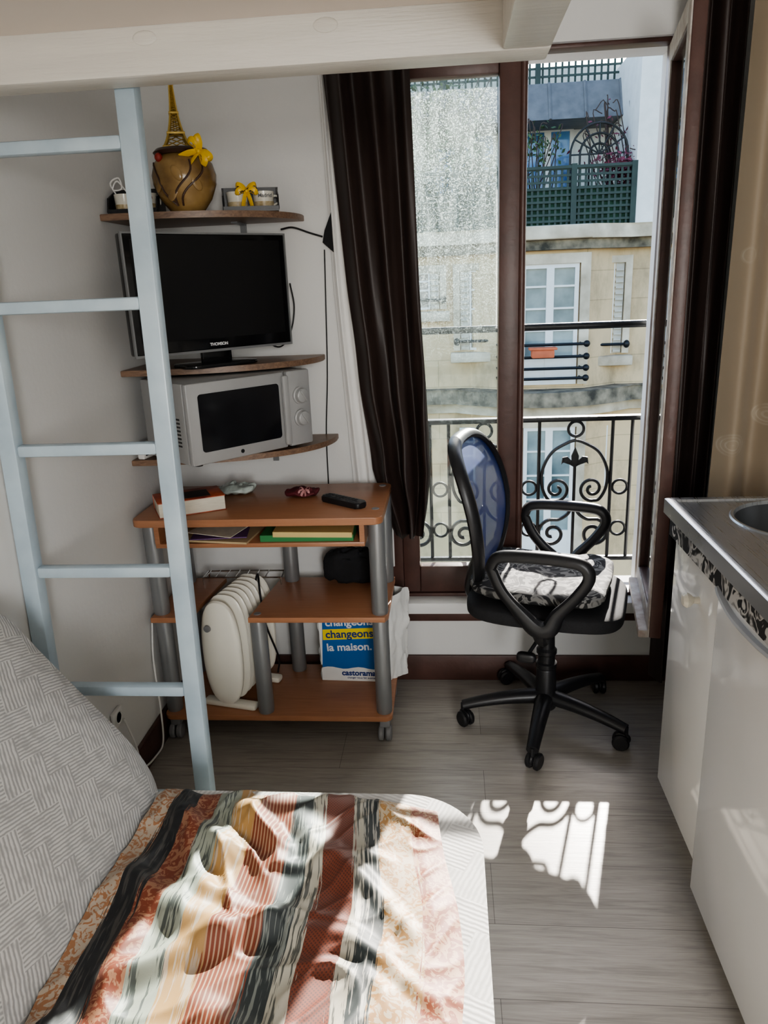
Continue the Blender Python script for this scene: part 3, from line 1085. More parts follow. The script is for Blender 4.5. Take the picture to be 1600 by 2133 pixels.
rod = thing('curtain_rod', 'brown wooden curtain rod above the window', 'curtain rod', (.0, 2.45, 2.44))
MB().tube([(-.45, 2.455, 2.45), (.45, 2.455, 2.45)], .011, 12).build('pole', BROWN, rod)
for x in (-.45, .45):
    MB().sup((x, 2.455, 2.45), (.02, .02, .02), 1, 1, 14, 8).build('finial', BROWN, rod)
    MB().bx(x * .9 - .008, x * .9 + .008, 2.455, 2.51, 2.445, 2.455).build('bracket', BROWN, rod)
rod = thing('curtain_rod', 'brown wooden curtain rod at the right corner', 'curtain rod', (.9, 2.25, 2.44))
MB().tube([(.645, 2.25, 2.45), (1.14, 2.25, 2.45)], .011, 12).build('pole', BROWN, rod)
MB().sup((.645, 2.25, 2.45), (.018, .018, .018), 1, 1, 14, 8).build('finial', BROWN, rod)

tag(curtain([(2.5, (-.37, -.09)), (2.03, (-.356, -.098)), (1.42, (-.318, -.085)), (.95, (-.275, -.066)), (.82, (-.262, -.064)), (.70, (-.225, -.075)), (.58, (-.19, -.095))], 2.445, .585, 2.450, 3, .029, gather=.03).build('dark_curtain', DARKC), 'dark brown satin curtain tied narrow at left of the window', 'curtain')
tag(curtain([(2.5, (-.40, -.30)), (2.03, (-.375, -.30)), (1.42, (-.365, -.25)), (.8, (-.335, -.2)), (.45, (-.32, -.2))], 2.44, .46, 2.495, 4, .008, 80, 50).build('sheer_curtain', SHEER), 'white sheer curtain strip showing behind the left dark curtain', 'curtain')
tag(curtain([(2.5, (.665, .80)), (.2, (.665, .80))], 2.445, .12, 2.30, 3, .03, ph=1.).build('dark_curtain', DARKC), 'dark brown curtain hanging right of the open casement', 'curtain')
tag(curtain([(2.5, (.775, 1.13)), (.2, (.765, 1.13))], 2.445, .12, 2.19, 3, .032, ph=2., hf=.06).build('beige_curtain', GOLDC), 'beige curtain with shell print behind the kitchen sink', 'curtain')

# ------------------------------------------------------------------ office chair
ch = thing('office_chair', 'black swivel office chair with blue mesh back and loop armrests', 'chair', (.308, 2.225, 0), R(-16))
hub = MB().lathe([(0, .06), (.034, .06), (.042, .075), (.042, .115), (.03, .128), (0, .128)], 28)
hub.build('base_hub', BLACKP, ch, True)
for k in range(5):
    a = R(39 + 16 + 72 * k)
    n = 10
    l = MB()
    pts = []
    for i in range(n + 1):
        t = i / n
        r_ = .03 + .245 * t
        pts.append((r_ * cos(a), r_ * sin(a), .1 - .03 * t * t))
    l.tube(pts, [.025 - .009 * i / n for i in range(n + 1)], 12, flat=1.2)
    lg = l.build('base_leg', BLACKP, ch, True)
    c = MB()
    cx, cy = .275 * cos(a), .275 * sin(a)
    M = T(cx, cy, 0) @ RZ(a + R(50 + 37 * k))
    c.tube([(0, 0, .04), (0, 0, .078)], .007, 8, M=M)
    for sy in (-1, 1):
        c.lathe([(0, -.009), (.022, -.009), (.027, -.004), (.027, .004), (.022, .009), (0, .009)], 22, M @ T(.014, sy * .0125, .0272) @ RX(R(90)))
    c.sup((.010, 0, .036), (.026, .008, .02), .8, .8, 18, 10, M=M)
    c.build('castor', BLACKP, lg, True)
MB().lathe([(0, .125), (.034, .125), (.032, .20), (.030, .205), (.034, .21), (.034, .225), (.028, .23), (.028, .255), (.033, .26), (.033, .272), (.026, .28), (.025, .325), (0, .325)], 26).build('gas_column_cover', BLACKP, ch, True)
MB().lathe([(0, .325), (.014, .325), (.014, .37), (0, .37)], 18).build('gas_piston', CHROME, ch, True)
MB().bx(-.09, .09, -.06, .06, .365, .43, .012).build('tilt_mechanism', BLACKP, ch, True)
lv = MB().tube(catmull([(.0, -.06, .385), (-.01, -.13, .365), (-.03, -.17, .335)], 6), .006, 8)
lv.sup((-.035, -.18, .328), (.03, .014, .016), .6, .6, 18, 10)
lv.build('height_lever', BLACKP, ch, True)


def seatfn(p):
    x, y, z = p
    k = max(0, (x - .1) / .14)
    z2 = z - .014 * k * k
    return Vector((x, y * (1 - .05 * k), z2))


MB().sup((.0, 0, .462), (.240, .222, .030), .38, .5, 60, 20, fn=seatfn).build('seat', SEATF, ch, True)


def backx(z, y):
    t = (z - .50) / .48
    return -.208 + .021 * sin(t * PI) - .080 * t * t + .5 * y * y


outl = []
NZ = 60
BZ, BH = .738, .228
for i in range(NZ):
    a = 2 * PI * i / NZ
    ca, sa_ = cos(a), sin(a)
    y = .21 * math.copysign(abs(ca) ** .62, ca) * (1 + .05 * sa_)
    z = BZ + BH * math.copysign(abs(sa_) ** .75, sa_)
    if sa_ < 0:
        y *= 1 - .22 * abs(sa_)
    outl.append((y, z))
MB().tube([(backx(z, y), y, z) for y, z in outl], .0145, 10, closed=True, flat=1.5).build('back_frame', BLACKP, ch, True)


def backfn(u, v):
    a = -PI / 2 + PI * v
    sa_ = sin(a)
    z = BZ + BH * math.copysign(abs(sa_) ** .75, sa_)
    w_ = .21 * abs(cos(a)) ** .62 * (1 + .05 * sa_)
    if sa_ < 0:
        w_ *= 1 - .22 * abs(sa_)
    y = (u * 2 - 1) * w_
    return Vector((backx(z, y) + .004 + .022 * (1 - (u * 2 - 1) ** 2) * cos(a) ** 2, y, z))


MB().grid(backfn, 26, 36).build('mesh_back', MESH, ch, True)
m = MB()
m.grid(lambda u, v: Vector((backx(.52 + .075 * v, (u * 2 - 1) * .15) - .012, (u * 2 - 1) * (.13 + .04 * v), .52 + .075 * v)), 16, 6)
m.grid(lambda u, v: Vector((backx(.52 + .075 * v, (u * 2 - 1) * .15) + .012, (u * 2 - 1) * (.13 + .04 * v), .52 + .075 * v)), 16, 6)
bmesh.ops.bridge_loops(m.bm, edges=[e for e in m.bm.edges if len(e.link_faces) == 1])
m.build('back_shell', BLACKP, ch, True)
MB().tube(catmull([(-.06, 0, .415), (-.19, 0, .42), (-.25, 0, .45), (-.245, 0, .52), (-.225, 0, .58)], 8), .018, 10, flat=2.2).build('back_stem', BLACKP, ch, True)
for sy in (-1, 1):
    y = sy * .262
    dx = .012
    pts = [(-.155, y, .655), (-.13, y, .688), (-.05, y, .696), (.08, y, .694), (.135, y, .682), (.150, y, .645), (.115, y, .59), (.06, y, .53), (.035, y, .485), (-.005, y, .48), (-.06, y, .525), (-.12, y, .588)]
    P = [Vector((p[0] * .9 + dx, p[1], p[2] - .013)) for p in pts]
    cl = catmull(P + [P[0]], 6)[:-1]
    rad = [.016 + .009 * max(0, (.54 - p.z) / .07) for p in cl]
    A = MB().tube(cl, rad, 10, closed=True, flat=1.15)
    A.tube(catmull([(.015, y, .475), (.015, y * .98, .445), (.015, y * .85, .420), (.015, sy * .1, .415)], 6), .018, 10, flat=1.5)
    A.build('armrest', BLACKP, ch, True)
W = wm(ch)


def cushfn(p):
    k = noise.noise(Vector((p.x * 18, p.y * 18, 2))) * .008 + noise.noise(Vector((p.x * 40, p.y * 40, 7))) * .003
    ed = noise.noise(Vector((p.x * 9, p.y * 9, 5))) * .012
    return Vector((p.x + ed, p.y + ed, max(.493, p.z + k + .010 * abs(p.x) / .2)))


cu = MB().sup((-.02, 0, .520), (.21, .20, .026), .6, .34, 60, 20, fn=cushfn)
cu.bm.transform(W)
tag(cu.build('seat_cushion', CUSH), 'flat black and white printed cushion on the office chair seat', 'cushion')

# ------------------------------------------------------------------ sofa and throw
sf = thing('sofa', 'grey patterned sofa bed along the left wall with rounded cushions', 'sofa', (-.45, .35, 0))
ST = .44
sp = rrect(-.72, .052, -.75, 1.272, .15, 12)
MB().prism(sp, .13, ST, .06, 6).build('seat_cushion', SOFAS, sf, smooth=60)
MB().bx(-.90, -.02, -.72, 1.18, .05, .129, .01).build('base_frame', GREYP, sf)
for x in (-.85, -.06):
    for y in (-.65, 1.12):
        MB().lathe([(0, 0), (.02, 0), (.025, .05), (0, .05)], 14, T(x, y, 0)).build('foot', BLACKP, sf)
PR = [(-.60, .30), (-.602, .41), (-.630, .49), (-.677, .565), (-.735, .64), (-.79, .713), (-.845, .787), (-.888, .848), (-.922, .882), (-.950, .882), (-.963, .83), (-.963, .55), (-.93, .35), (-.85, .20), (-.73, .20), (-.63, .24)]
PRc = [Vector((p[0], 0, p[1])) for p in PR]
PRs = catmull(PRc + [PRc[0]], 4)[:-1]
cen = sum(PRs, Vector()) / len(PRs)
Ys = [-.75 + 2.05 * k / 60 for k in range(61)]
m = MB()
rings = []
for y in Ys:
    de = min(y + .75, 1.30 - y)
    k = 1 - .16 * (1 - min(1, de / .09)) ** 2.4
    rings.append([m.bm.verts.new((cen.x + (p.x - cen.x) * k, y, cen.z + (p.z - cen.z) * k)) for p in PRs])
for p, q in zip(rings, rings[1:]):
    n = len(p)
    for i in range(n):
        m.bm.faces.new((p[i], p[(i + 1) % n], q[(i + 1) % n], q[i]))
m.bm.faces.new(rings[0])
m.bm.faces.new(rings[-1][::-1])
m.build('backrest', SOFA, sf, smooth=60)


def fold(p, q, x, y, wd):
    """soft ridge along the segment p-q"""
    d = Vector((q[0] - p[0], q[1] - p[1]))
    L = d.length
    d /= L
    r_ = Vector((x - p[0], y - p[1]))
    t = r_.dot(d) / L
    s_ = abs(r_.x * d.y - r_.y * d.x)
    k = max(0, 1 - s_ / wd)
    e = max(0, min(1, min(t + .15, 1.15 - t) * 4))
    return k * k * (3 - 2 * k) * e


FOLDS = [((-.55, 1.20), (-.40, 1.08), .05, .026), ((-.42, 1.22), (-.30, 1.12), .045, .024), ((-.28, 1.20), (-.16, 1.02), .04, .014), ((-.58, 1.02), (-.36, .90), .05, .022),
         ((-.50, .82), (-.26, .97), .04, .016), ((-.45, 1.0), (-.12, .88), .03, .010), ((-.57, .72), (-.35, .60), .06, .026), ((-.36, .78), (-.10, .68), .04, .011),
         ((-.30, .55), (-.08, .83), .04, .010), ((-.42, .50), (-.15, .56), .045, .017), ((-.2, 1.1), (-.06, .93), .03, .008), ((-.53, .95), (-.47, .66), .04, .014),
         ((-.34, 1.08), (-.14, 1.12), .03, .009), ((-.5, 1.12), (-.42, .98), .03, .012), ((-.24, .95), (-.02, .82), .025, .006), ((-.2, .65), (-.02, .60), .03, .007)]


def blan(u, v):
    # u across (crease -> front), v from near to far
    y = .30 + 1.015 * v
    x0 = -.605 + .008 * sin(v * 9)
    x1 = .022 - .05 * v ** 2 + .006 * sin(v * 11)
    x = x0 + (x1 - x0) * u
    wv = noise.noise(Vector((x * 4 + y * 2.2, y * 4 - x * 1.5, 1.7)))
    xx, yy2 = x + .03 * wv, y + .03 * noise.noise(Vector((x * 4, y * 4, 8)))
    hz = sum(fold(p, q, xx, yy2, w_) * h for p, q, w_, h in FOLDS)
    f2 = (1 - abs(noise.noise(Vector((x * 8 + wv * 1.2, y * 6 + wv, 4))))) ** 5 * .009
    f3 = (1 - abs(noise.noise(Vector((x * 14 - y * 8, y * 9 + wv, 9))))) ** 6 * .005
    base = .006 * (1 + noise.noise(Vector((x * 4, y * 4, 3))))
    z = ST + .004 + hz + f2 + f3 + base
    ex = max(0, min(1, (1 - u) / .07))
    ed = max(0, min(1, (1 - v) / .04))
    k = .2 + .8 * ex
    k *= .7 + .3 * ed
    z = ST + .004 + (z - ST - .004) * k
    yy = y + .03 * noise.noise(Vector((x * 9, 3, 0))) * v + .022 * sin(x * 17) * max(0, v - .8) * 2 - .085 * u * u * v * v
    over = max(yy - (1.215 - .06 * max(0, u - .6)), (x + .010 * wv) + .01)
    if over > 0:
        z -= over * over * 6
    return Vector((x + .010 * wv, yy, z))


tag(MB().grid(blan, 150, 230).build('throw_blanket', BLANK, smooth=80), 'rumpled rust, black and gold striped throw spread over the sofa seat', 'blanket')

# ------------------------------------------------------------------ kitchen
kc = thing('base_cabinet', 'white base cabinet with round knob under the sink', 'cabinet', (.85, 1.65, 0))
c = MB()
c.bx(.582, 1.135, 1.485, 1.500, .085, .855)
c.bx(.582, 1.135, 1.795, 1.81, .085, .855)
c.bx(1.12, 1.135, 1.5, 1.795, .085, .855)
c.bx(.582, 1.12, 1.5, 1.795, .085, .10)
c.bx(.582, .598, 1.5, 1.795, .80, .855)
c.build('body', WHITEG, kc)
MB().bx(.62, 1.12, 1.50, 1.80, 0, .084).build('plinth', WHITEG, kc)
dr = MB().bx(.561, .580, 1.487, 1.807, .095, .80, .003).build('door', WHITEG, kc)
MB().lathe([(0, 0), (.009, 0), (.008, .012), (.016, .021), (.018, .028), (.012, .036), (0, .037)], 20, T(.561, 1.610, .715) @ RY(R(-90))).build('knob', KNOBC, dr)
fr = thing('fridge', 'white under counter fridge beside the base cabinet', 'fridge', (.85, 1.18, 0))
MB().bx(.60, 1.13, .915, 1.465, .02, .845, .004).build('body', WHITEG, fr)
fd = MB().bx(.546, .598, .915, 1.467, .045, .815, .012, 3).build('door', WHITEG, fr)
gp = MB().tube(catmull([(.548, 1.462, .808), (.544, 1.43, .80), (.542, 1.36, .788), (.543, 1.26, .789), (.544, 1.18, .797)], 6), .006, 8, flat=1.6)
gp.build('handle_grip', PALEG, fd)
for y in (.95, 1.43):
    MB().lathe([(0, 0), (.015, 0), (.015, .02), (0, .02)], 12, T(.65, y, 0)).build('foot', BLACKP, fr)
kt = thing('sink_counter', 'stainless steel sink worktop with round basin and dark patterned edge', 'sink', (.83, 1.3, .856))
SX0, SX1, SY0, SY1, SZ = .528, 1.138, .80, 1.815, .90
bcx, bcy, brd = .785, 1.635, .145
m = MB()
b = bmesh.new()
b2 = bmesh.new()
N = 96
angs = sorted(set([2 * PI * k / N for k in range(N)] + [math.atan2(cy - bcy, cx - bcx) % (2 * PI) for cx in (SX0, SX1) for cy in (SY0, SY1)]))


def ray(a, x0, x1, y0, y1):
    c, s_ = cos(a), sin(a)
    t = 1e9
    if c > 1e-9: t = min(t, (x1 - bcx) / c)
    if c < -1e-9: t = min(t, (x0 - bcx) / c)
    if s_ > 1e-9: t = min(t, (y1 - bcy) / s_)
    if s_ < -1e-9: t = min(t, (y0 - bcy) / s_)
    return bcx + c * t, bcy + s_ * t


loops = []
e = .022
loops.append([b.verts.new((*ray(a, SX0, SX1, SY0, SY1), SZ - .038)) for a in angs])
loops.append([b.verts.new((*ray(a, SX0, SX1, SY0, SY1), SZ - .003)) for a in angs])
loops.append([b.verts.new((*ray(a, SX0 + .004, SX1 - .004, SY0 + .004, SY1 - .004), SZ)) for a in angs])
loops.append([b.verts.new((*ray(a, SX0 + e, SX1 - e, SY0 + e, SY1 - e), SZ)) for a in angs])
loops.append([b.verts.new((*ray(a, SX0 + e + .004, SX1 - e - .004, SY0 + e + .004, SY1 - e - .004), SZ - .005)) for a in angs])
for r_, z in ((brd + .012, SZ - .0055), (brd + .009, SZ - .002), (brd + .003, SZ - .002), (brd, SZ - .010)):
    loops.append([b.verts.new((bcx + r_ * cos(a), bcy + r_ * sin(a), z)) for a in angs])
for p, q in zip(loops, loops[1:]):
    for i in range(len(p)):
        b.faces.new((p[i], p[(i + 1) % len(p)], q[(i + 1) % len(p)], q[i]))
m.add(b)
m.build('steel_top', STEEL, kt)
loops = []
for r_, z in ((brd, SZ - .010), (brd - .012, SZ - .10), (brd - .04, SZ - .135), (.03, SZ - .142)):
    loops.append([b2.verts.new((bcx + r_ * cos(a), bcy + r_ * sin(a), z)) for a in angs])
for p, q in zip(loops, loops[1:]):
    for i in range(len(p)):
        b2.faces.new((p[i], p[(i + 1) % len(p)], q[(i + 1) % len(p)], q[i]))
b2.faces.new(loops[-1])
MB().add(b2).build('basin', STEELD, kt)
MB().lathe([(0, 0), (.028, 0), (.03, .003), (.02, .004), (0, .002)], 24, T(bcx, bcy, SZ - .1418)).build('drain', CHROME, kt)
MB().bx(.545, .5605, SY0 + .01, SY1 - .004, .805, .861).build('patterned_edge', STRIP, kt)

# ------------------------------------------------------------------ balcony ironwork
RYP = 2.762
RZ0, RZ1 = .385, .93
rl = thing('balcony_railing', 'black wrought iron window railing with scrolls and rings', 'railing', (.2, RYP, RZ0 - .02))
MB().bx(-.45, .95, RYP - .018, RYP + .018, RZ1 - .008, RZ1 + .010, .004).build('top_rail', IRON, rl)
MB().bx(-.45, .95, RYP - .010, RYP + .010, RZ0 - .008, RZ0 + .008, .002).build('bottom_rail', IRON, rl)
H_ = RZ1 - RZ0
MC = [.468, .132, -.204, .804]


def ring(cx, cz, r_):
    return [(cx + r_ * cos(2 * PI * k / 24), RYP, cz + r_ * sin(2 * PI * k / 24)) for k in range(24)]


for mcx in MC:
    for sx in (-1, 1):
        MB().tube([(mcx + sx * .133, RYP, RZ0), (mcx + sx * .133, RYP, RZ1)], .0065, 8).build('bar', IRON, rl)
    if mcx > .7:
        continue
    MB().tube(ring(mcx, RZ1 - .038, .028), .0055, 8, closed=True).build('ring', IRON, rl)
    MB().tube(ring(mcx + .168, RZ0 + H_ * .52, .027), .005, 8, closed=True).build('ring', IRON, rl)
    MB().tube(ring(mcx + .168, RZ0 + H_ * .22, .027), .005, 8, closed=True).build('ring', IRON, rl)
    for sx in (-1, 1):
        pts = [Vector(p) for p in ((0, 0, .465), (.03, 0, .455), (.085, 0, .42), (.118, 0, .355), (.118, 0, .285), (.095, 0, .237), (.068, 0, .23))]
        pp = catmull(pts, 8)
        c = Vector((.066, 0, .277))
        for k in range(1, 40):
            t = k / 39
            a = -PI / 2 - 2 * PI * 1.45 * t
            r_ = .047 * (1 - t) + .010 * t
            pp.append(c + Vector((r_ * cos(a), 0, r_ * sin(a))))
        MB().tube([(mcx + sx * p.x, RYP, RZ0 + p.z) for p in pp], .0062, 7).build('upper_scroll', IRON, rl)
        pts = [Vector(p) for p in ((.004, 0, .215), (.02, 0, .18), (.05, 0, .158), (.078, 0, .156))]
        pp = catmull(pts, 8)
        c = Vector((.078, 0, .100))
        for k in range(1, 44):
            t = k / 43
            a = PI / 2 - 2 * PI * 1.5 * t
            r_ = .058 * (1 - t) + .011 * t
            pp.append(c + Vector((r_ * cos(a), 0, r_ * sin(a))))
        MB().tube([(mcx + sx * p.x, RYP, RZ0 + p.z) for p in pp], .0070, 7).build('lower_scroll', IRON, rl)
    MB().tube([(mcx, RYP, RZ0 + .0), (mcx, RYP, RZ0 + .37)], .006, 8).build('stem', IRON, rl)
    fl = MB()
    MX = T(mcx, RYP, RZ0 + .355) @ RX(R(90))
    fl.prism([(0, .085), (.014, .05), (.012, .02), (0, 0), (-.012, .02), (-.014, .05)], -.005, .005, .002, 1, MX)
    for sx in (-1, 1):
        q = [(0, .005), (.02, .02), (.042, .028), (.05, .018), (.046, .045), (.028, .048), (.01, .03)]
        q = [(sx * a, b_) for a, b_ in q]
        fl.prism(q if sx > 0 else q[::-1], -.005, .005, .002, 1, MX)
    fl.build('fleuron', IRON, rl)
gb = thing('guard_bar', 'plain dark iron guard bar across the window above railing', 'guard bar', (.2, RYP, 1.25))
MB().tube([(-.40, RYP, 1.262), (.90, RYP, 1.262)], .0125, 12).build('bar', IRON, gb)
for x in (-.38, .88):
    MB().bx(x - .02, x + .02, 2.729, RYP + .012, 1.235, 1.29).build('wall_plate', IRON, gb)

# ------------------------------------------------------------------ street and the building across
FY = 12.0


def fp(px, py, Y=FY):
    return at(px, py, Y=Y)


struct(MB().bx(-30, 30, 2.8, 30, -9.2, -9).build('ground', ASPH))
ob = thing('apartment_building', 'cream stone apartment building with cornice and white windows across the street', 'building', (1.5, FY + 2, -9))
ZC = fp(1200, 472).z
MB().bx(-6, 9, FY, FY + 6, -9, ZC - .02).build('wall', STONE, ob)
xl, xr = fp(1050, 700).x, fp(1212, 700).x
BYF = FY - .35
MB().prism([(xl - .55, FY + .02), (xl, BYF), (xr, BYF), (xr + .55, FY + .02)], -9, ZC - .3).build('bay', STONE, ob)
zc0 = fp(1200, 512).z
c = MB()
c.prism([(-6, FY + .1), (-6, FY - .25), (xl - .6, FY - .25), (xl, BYF - .28), (xr, BYF - .28), (xr + .6, FY - .25), (9, FY - .25), (9, FY + .1)], zc0 + .08, ZC, .03, 2)
c.build('cornice', CORN, ob)
c = MB()
c.prism([(-6, FY + .1), (-6, FY - .16), (xl - .6, FY - .16), (xl, BYF - .17), (xr, BYF - .17), (xr + .6, FY - .16), (9, FY - .16), (9, FY + .1)], zc0 - .06, zc0 + .079, .02, 2)
c.build('cornice_moulding', MOSS_SHADE, ob)
zb0, zb1 = fp(1150, 832).z, fp(1150, 803).z
c = MB()
arc = [(xl - .75 + (xr - xl + 1.5) * k / 14, FY - .2 - .62 * sin(PI * k / 14) ** .8) for k in range(15)]
c.prism([(-6, FY + .1), (-6, FY - .18)] + arc + [(9, FY - .18), (9, FY + .1)], zb0, zb1, .03, 2)
c.build('balcony_slab', MOSS_SHADE, ob)
c = MB()
c.prism([(-6, FY + .1), (-6, FY - .1)] + [(x, y + .14) for x, y in arc] + [(9, FY - .1), (9, FY + .1)], zb0 - .16, zb0 - .001, .03, 2)
c.build('slab_moulding', CORN, ob)


def french(x0, x1, z0, z1, Y, leaves=2, rows=3, pane=PANE, t_=.06):
    d_ = .06
    f = MB()
    f.bx(x0, x0 + t_, Y - d_, Y + .02, z0, z1)
    f.bx(x1 - t_, x1, Y - d_, Y + .02, z0, z1)
    f.bx(x0 + t_, x1 - t_, Y - d_, Y + .02, z1 - t_, z1)
    f.bx(x0 + t_, x1 - t_, Y - d_, Y + .02, z0, z0 + t_ * 1.4)
    for l in range(1, leaves):
        xm = x0 + (x1 - x0) * l / leaves
        f.bx(xm - .055, xm + .055, Y - d_ - .01, Y + .02, z0 + t_, z1 - t_)
    for rr in range(1, rows + 1):
        zz = z0 + (z1 - z0) * (.28 + .72 * rr / (rows + 1)) if rows > 1 else (z0 + z1) / 2
        f.bx(x0 + t_, x1 - t_, Y - d_ + .015, Y + .01, zz - .014, zz + .014)
    if leaves > 1:
        f.bx(x0 + t_, x1 - t_, Y - d_ + .01, Y + .01, z0 + .05, z0 + (z1 - z0) * .22)
    o = f.build('window', WINW, ob)
    MB().bx(x0 + .02, x1 - .02, Y - .02, Y - .012, z0 + .02, z1 - .02).build('pane', pane, o)
    return o


def frect(px0, py0, px1, py1, Y=FY):
    a, b_ = fp(px0, (py0 + py1) / 2, Y), fp(px1, (py0 + py1) / 2, Y)
    t_, l = fp((px0 + px1) / 2, py0, Y), fp((px0 + px1) / 2, py1, Y)
    return a.x, b_.x, l.z, t_.z


def surround(x0, x1, z0, z1, Y, m=None, w_=.14):
    f = MB()
    f.bx(x0 - w_ - .02, x0 - .02, Y - .09, Y + .02, z0, z1 + w_)
    f.bx(x1 + .02, x1 + w_ + .02, Y - .09, Y + .02, z0, z1 + w_)
    f.bx(x0 - .02, x1 + .02, Y - .09, Y + .02, z1, z1 + w_)
    f.build('window_surround', m or CORN, ob)


q = frect(1085, 550, 1202, 800, BYF)
french(*q, BYF)
surround(*q, BYF)
q = frect(1088, 888, 1192, 1160, BYF)
french(*q, BYF)
surround(*q, BYF)
for px0, px1, py0, py1 in ((978, 1006, 563, 728), (1248, 1276, 548, 735), (870, 896, 568, 645)):
    x0, x1, z0, z1 = frect(px0, py0, px1, py1)
    french(x0, x1, z0, z1, FY, 1, 2, PANED, t_=.025)
    for xa, xb in ((x0 - .14, x0 - .005), (x1 + .005, x1 + .14)):
        sh = MB()
        k = z0
        sh.bx(xa, xb, FY - .04, FY - .015, z0, z1)
        while k < z1 - .06:
            sh.bx(xa + .012, xb - .012, FY - .075, FY - .04, k + .02, k + .05)
            k += .085
        sh.build('shutter', SHUT, ob)
    surround(x0 - .13, x1 + .13, z0, z1, FY, None, .1)
    MB().bx(x0 - .3, x1 + .3, FY - .2, FY + .02, z0 - .18, z0 - .03, .02).build('window_sill', CORN, ob)
    g = MB()
    zg = z0 + .14
    g.tube([(x0 - .2, FY - .16, zg), (x1 + .2, FY - .16, zg)], .022, 8)
    for xe in (x0 - .2, x1 + .2):
        g.sup((xe, FY - .16, zg), (.05, .05, .06), 1, 1, 12, 8)
        g.tube([(xe, FY - .16, zg), (xe, FY, zg)], .018, 6)
    g.build('guard_rail', IRON, ob)
for px0, px1, py0, py1 in ((1232, 1262, 885, 1010), (958, 990, 890, 1010)):
    x0, x1, z0, z1 = frect(px0, py0, px1, py1)
    french(x0, x1, z0, z1, FY, 1, 2, PANED, t_=.035)
g = MB()
xa, xb = fp(1084, 740, BYF).x - .35, fp(1214, 740, BYF).x
for py in (716, 742, 766, 787):
    z = fp(1210, py, BYF - .3).z
    g.tube([(xa, BYF - .3, z), (xb, BYF - .3, z)], .022, 8)
    g.sup((xb, BYF - .3, z), (.05, .05, .05), 1, 1, 12, 8)
    g.tube([(xb - .06, BYF - .3, z), (xb - .06, BYF, z)], .015, 6)
    g.tube([(xa, BYF - .3, z), (xa, BYF + .05, z)], .015, 6)
g.build('balcony_bars', IRON, ob)
fb = thing('flower_box', 'orange plastic flower box hung on the opposite balcony bars', 'flower box', (1.2, BYF - .42, 1))
x0, x1, z0, z1 = frect(1102, 724, 1160, 746, BYF - .45)
MB().prism([(x0 + .04, BYF - .5), (x1 - .04, BYF - .5), (x1 - .04, BYF - .33), (x0 + .04, BYF - .33)], z0, z1 - .03, .02, 2).build('trough', TERRA, fb)
MB().bx(x0, x1, BYF - .52, BYF - .325, z1 - .035, z1, .01).build('rim', TERRA, fb)
# set back attic storey
AY = 14.0
MB().bx(-6, 9, AY, AY + 4, ZC - .1, 4.7).build('attic_wall', RENDER, ob)
MB().bx(-6, 9, FY - .1, AY, ZC - .05, ZC - .001).build('terrace_floor', CORN, ob)
xs0 = fp(1328, 300).x
MB().bx(xs0, 9, FY - .02, FY + 3, ZC - .05, 4.55).build('side_wall', RENDER, ob)
zz0, zz1 = fp(1200, 250, 13.2).z, fp(1200, 165, 13.2).z
zr = MB()
prf = [(13.05, zz0), (14.3, zz0), (14.3, zz1), (13.35, zz1)]
zr.prism(prf, -6, xs0 + .55, .02, 1, Matrix(((0, 0, 1, 0), (1, 0, 0, 0), (0, 1, 0, 0), (0, 0, 0, 1))))
for k in range(16):
    x = -5.5 + k * .55
    if x < xs0 + .4:
        zr.tube([(x, 13.05, zz0), (x, 13.34, zz1)], .025, 6)
zr.build('zinc_roof', ZINC, ob)
x0, x1, z0, z1 = frect(1092, 268, 1192, 420, AY)
french(x0 - .9, x1, z0 - .2, z1, AY, 4, 0, PANEB)
x0, x1, z0, z1 = frect(900, 300, 1010, 440, AY)
french(x0, x1, z0, z1, AY, 2, 0, PANEB)


def trellis(lab, x0, x1, z0, z1, Y, sp=.105, back=True):
    o = thing('trellis_fence', lab, 'trellis', ((x0 + x1) / 2, Y, z0))
    g = MB()
    n = int((x1 - x0) / sp)
    for k in range(n + 1):
        x = x0 + (x1 - x0) * k / n
        g.bx(x - .016, x + .016, Y - .012, Y, z0, z1)
    n = int((z1 - z0) / sp)
    for k in range(n + 1):
        z = z0 + (z1 - z0) * k / n
        g.bx(x0, x1, Y - .024, Y - .012, z - .016, z + .016)
    g.build('lattice', TRELL, o)
    for k in range(5):
        x = x0 + (x1 - x0) * k / 4
        MB().bx(x - .04, x + .04, Y - .05, Y + .03, z0, z1 + .06).build('post', TRELL, o)
    MB().bx(x0, x1, Y - .045, Y + .02, z1, z1 + .04).build('cap_rail', TRELL, o)
    if back:
        MB().bx(x0, x1, Y + .03, Y + .04, z0, z0 + (z1 - z0) * .7).build('screen', TRELLB, o)
    return o


trellis('dark green lattice fence along the terrace above the cornice', fp(830, 400).x, xs0 - .02, ZC, fp(1200, 350).z, FY + .02, .085)
trellis('dark lattice fence on the uppermost roof edge', -3, fp(1322, 140, 13.5).x, zz1 + .005, fp(1200, 108, 13.5).z + .15, 13.5, .10, False)
at_ = thing('arch_trellis', 'round topped metal plant trellis on the terrace', 'trellis', (fp(1248, 340).x, FY + .4, ZC))
p = fp(1248, 320, FY + .4)
a = MB()
for r_ in (.42, .28, .14):
    a.tube([(p.x + r_ * cos(t), FY + .4, p.z + r_ * sin(t)) for t in [PI * k / 16 for k in range(17)]], .016, 6)
    for sx in (-1, 1):
        a.tube([(p.x + sx * r_, FY + .4, p.z), (p.x + sx * r_, FY + .4, ZC)], .016, 6)
for k in range(7):
    t = PI * k / 6
    a.tube([(p.x, FY + .4, p.z), (p.x + .42 * cos(t), FY + .4, p.z + .42 * sin(t))], .012, 6)
a.build('frame', IRON, at_)


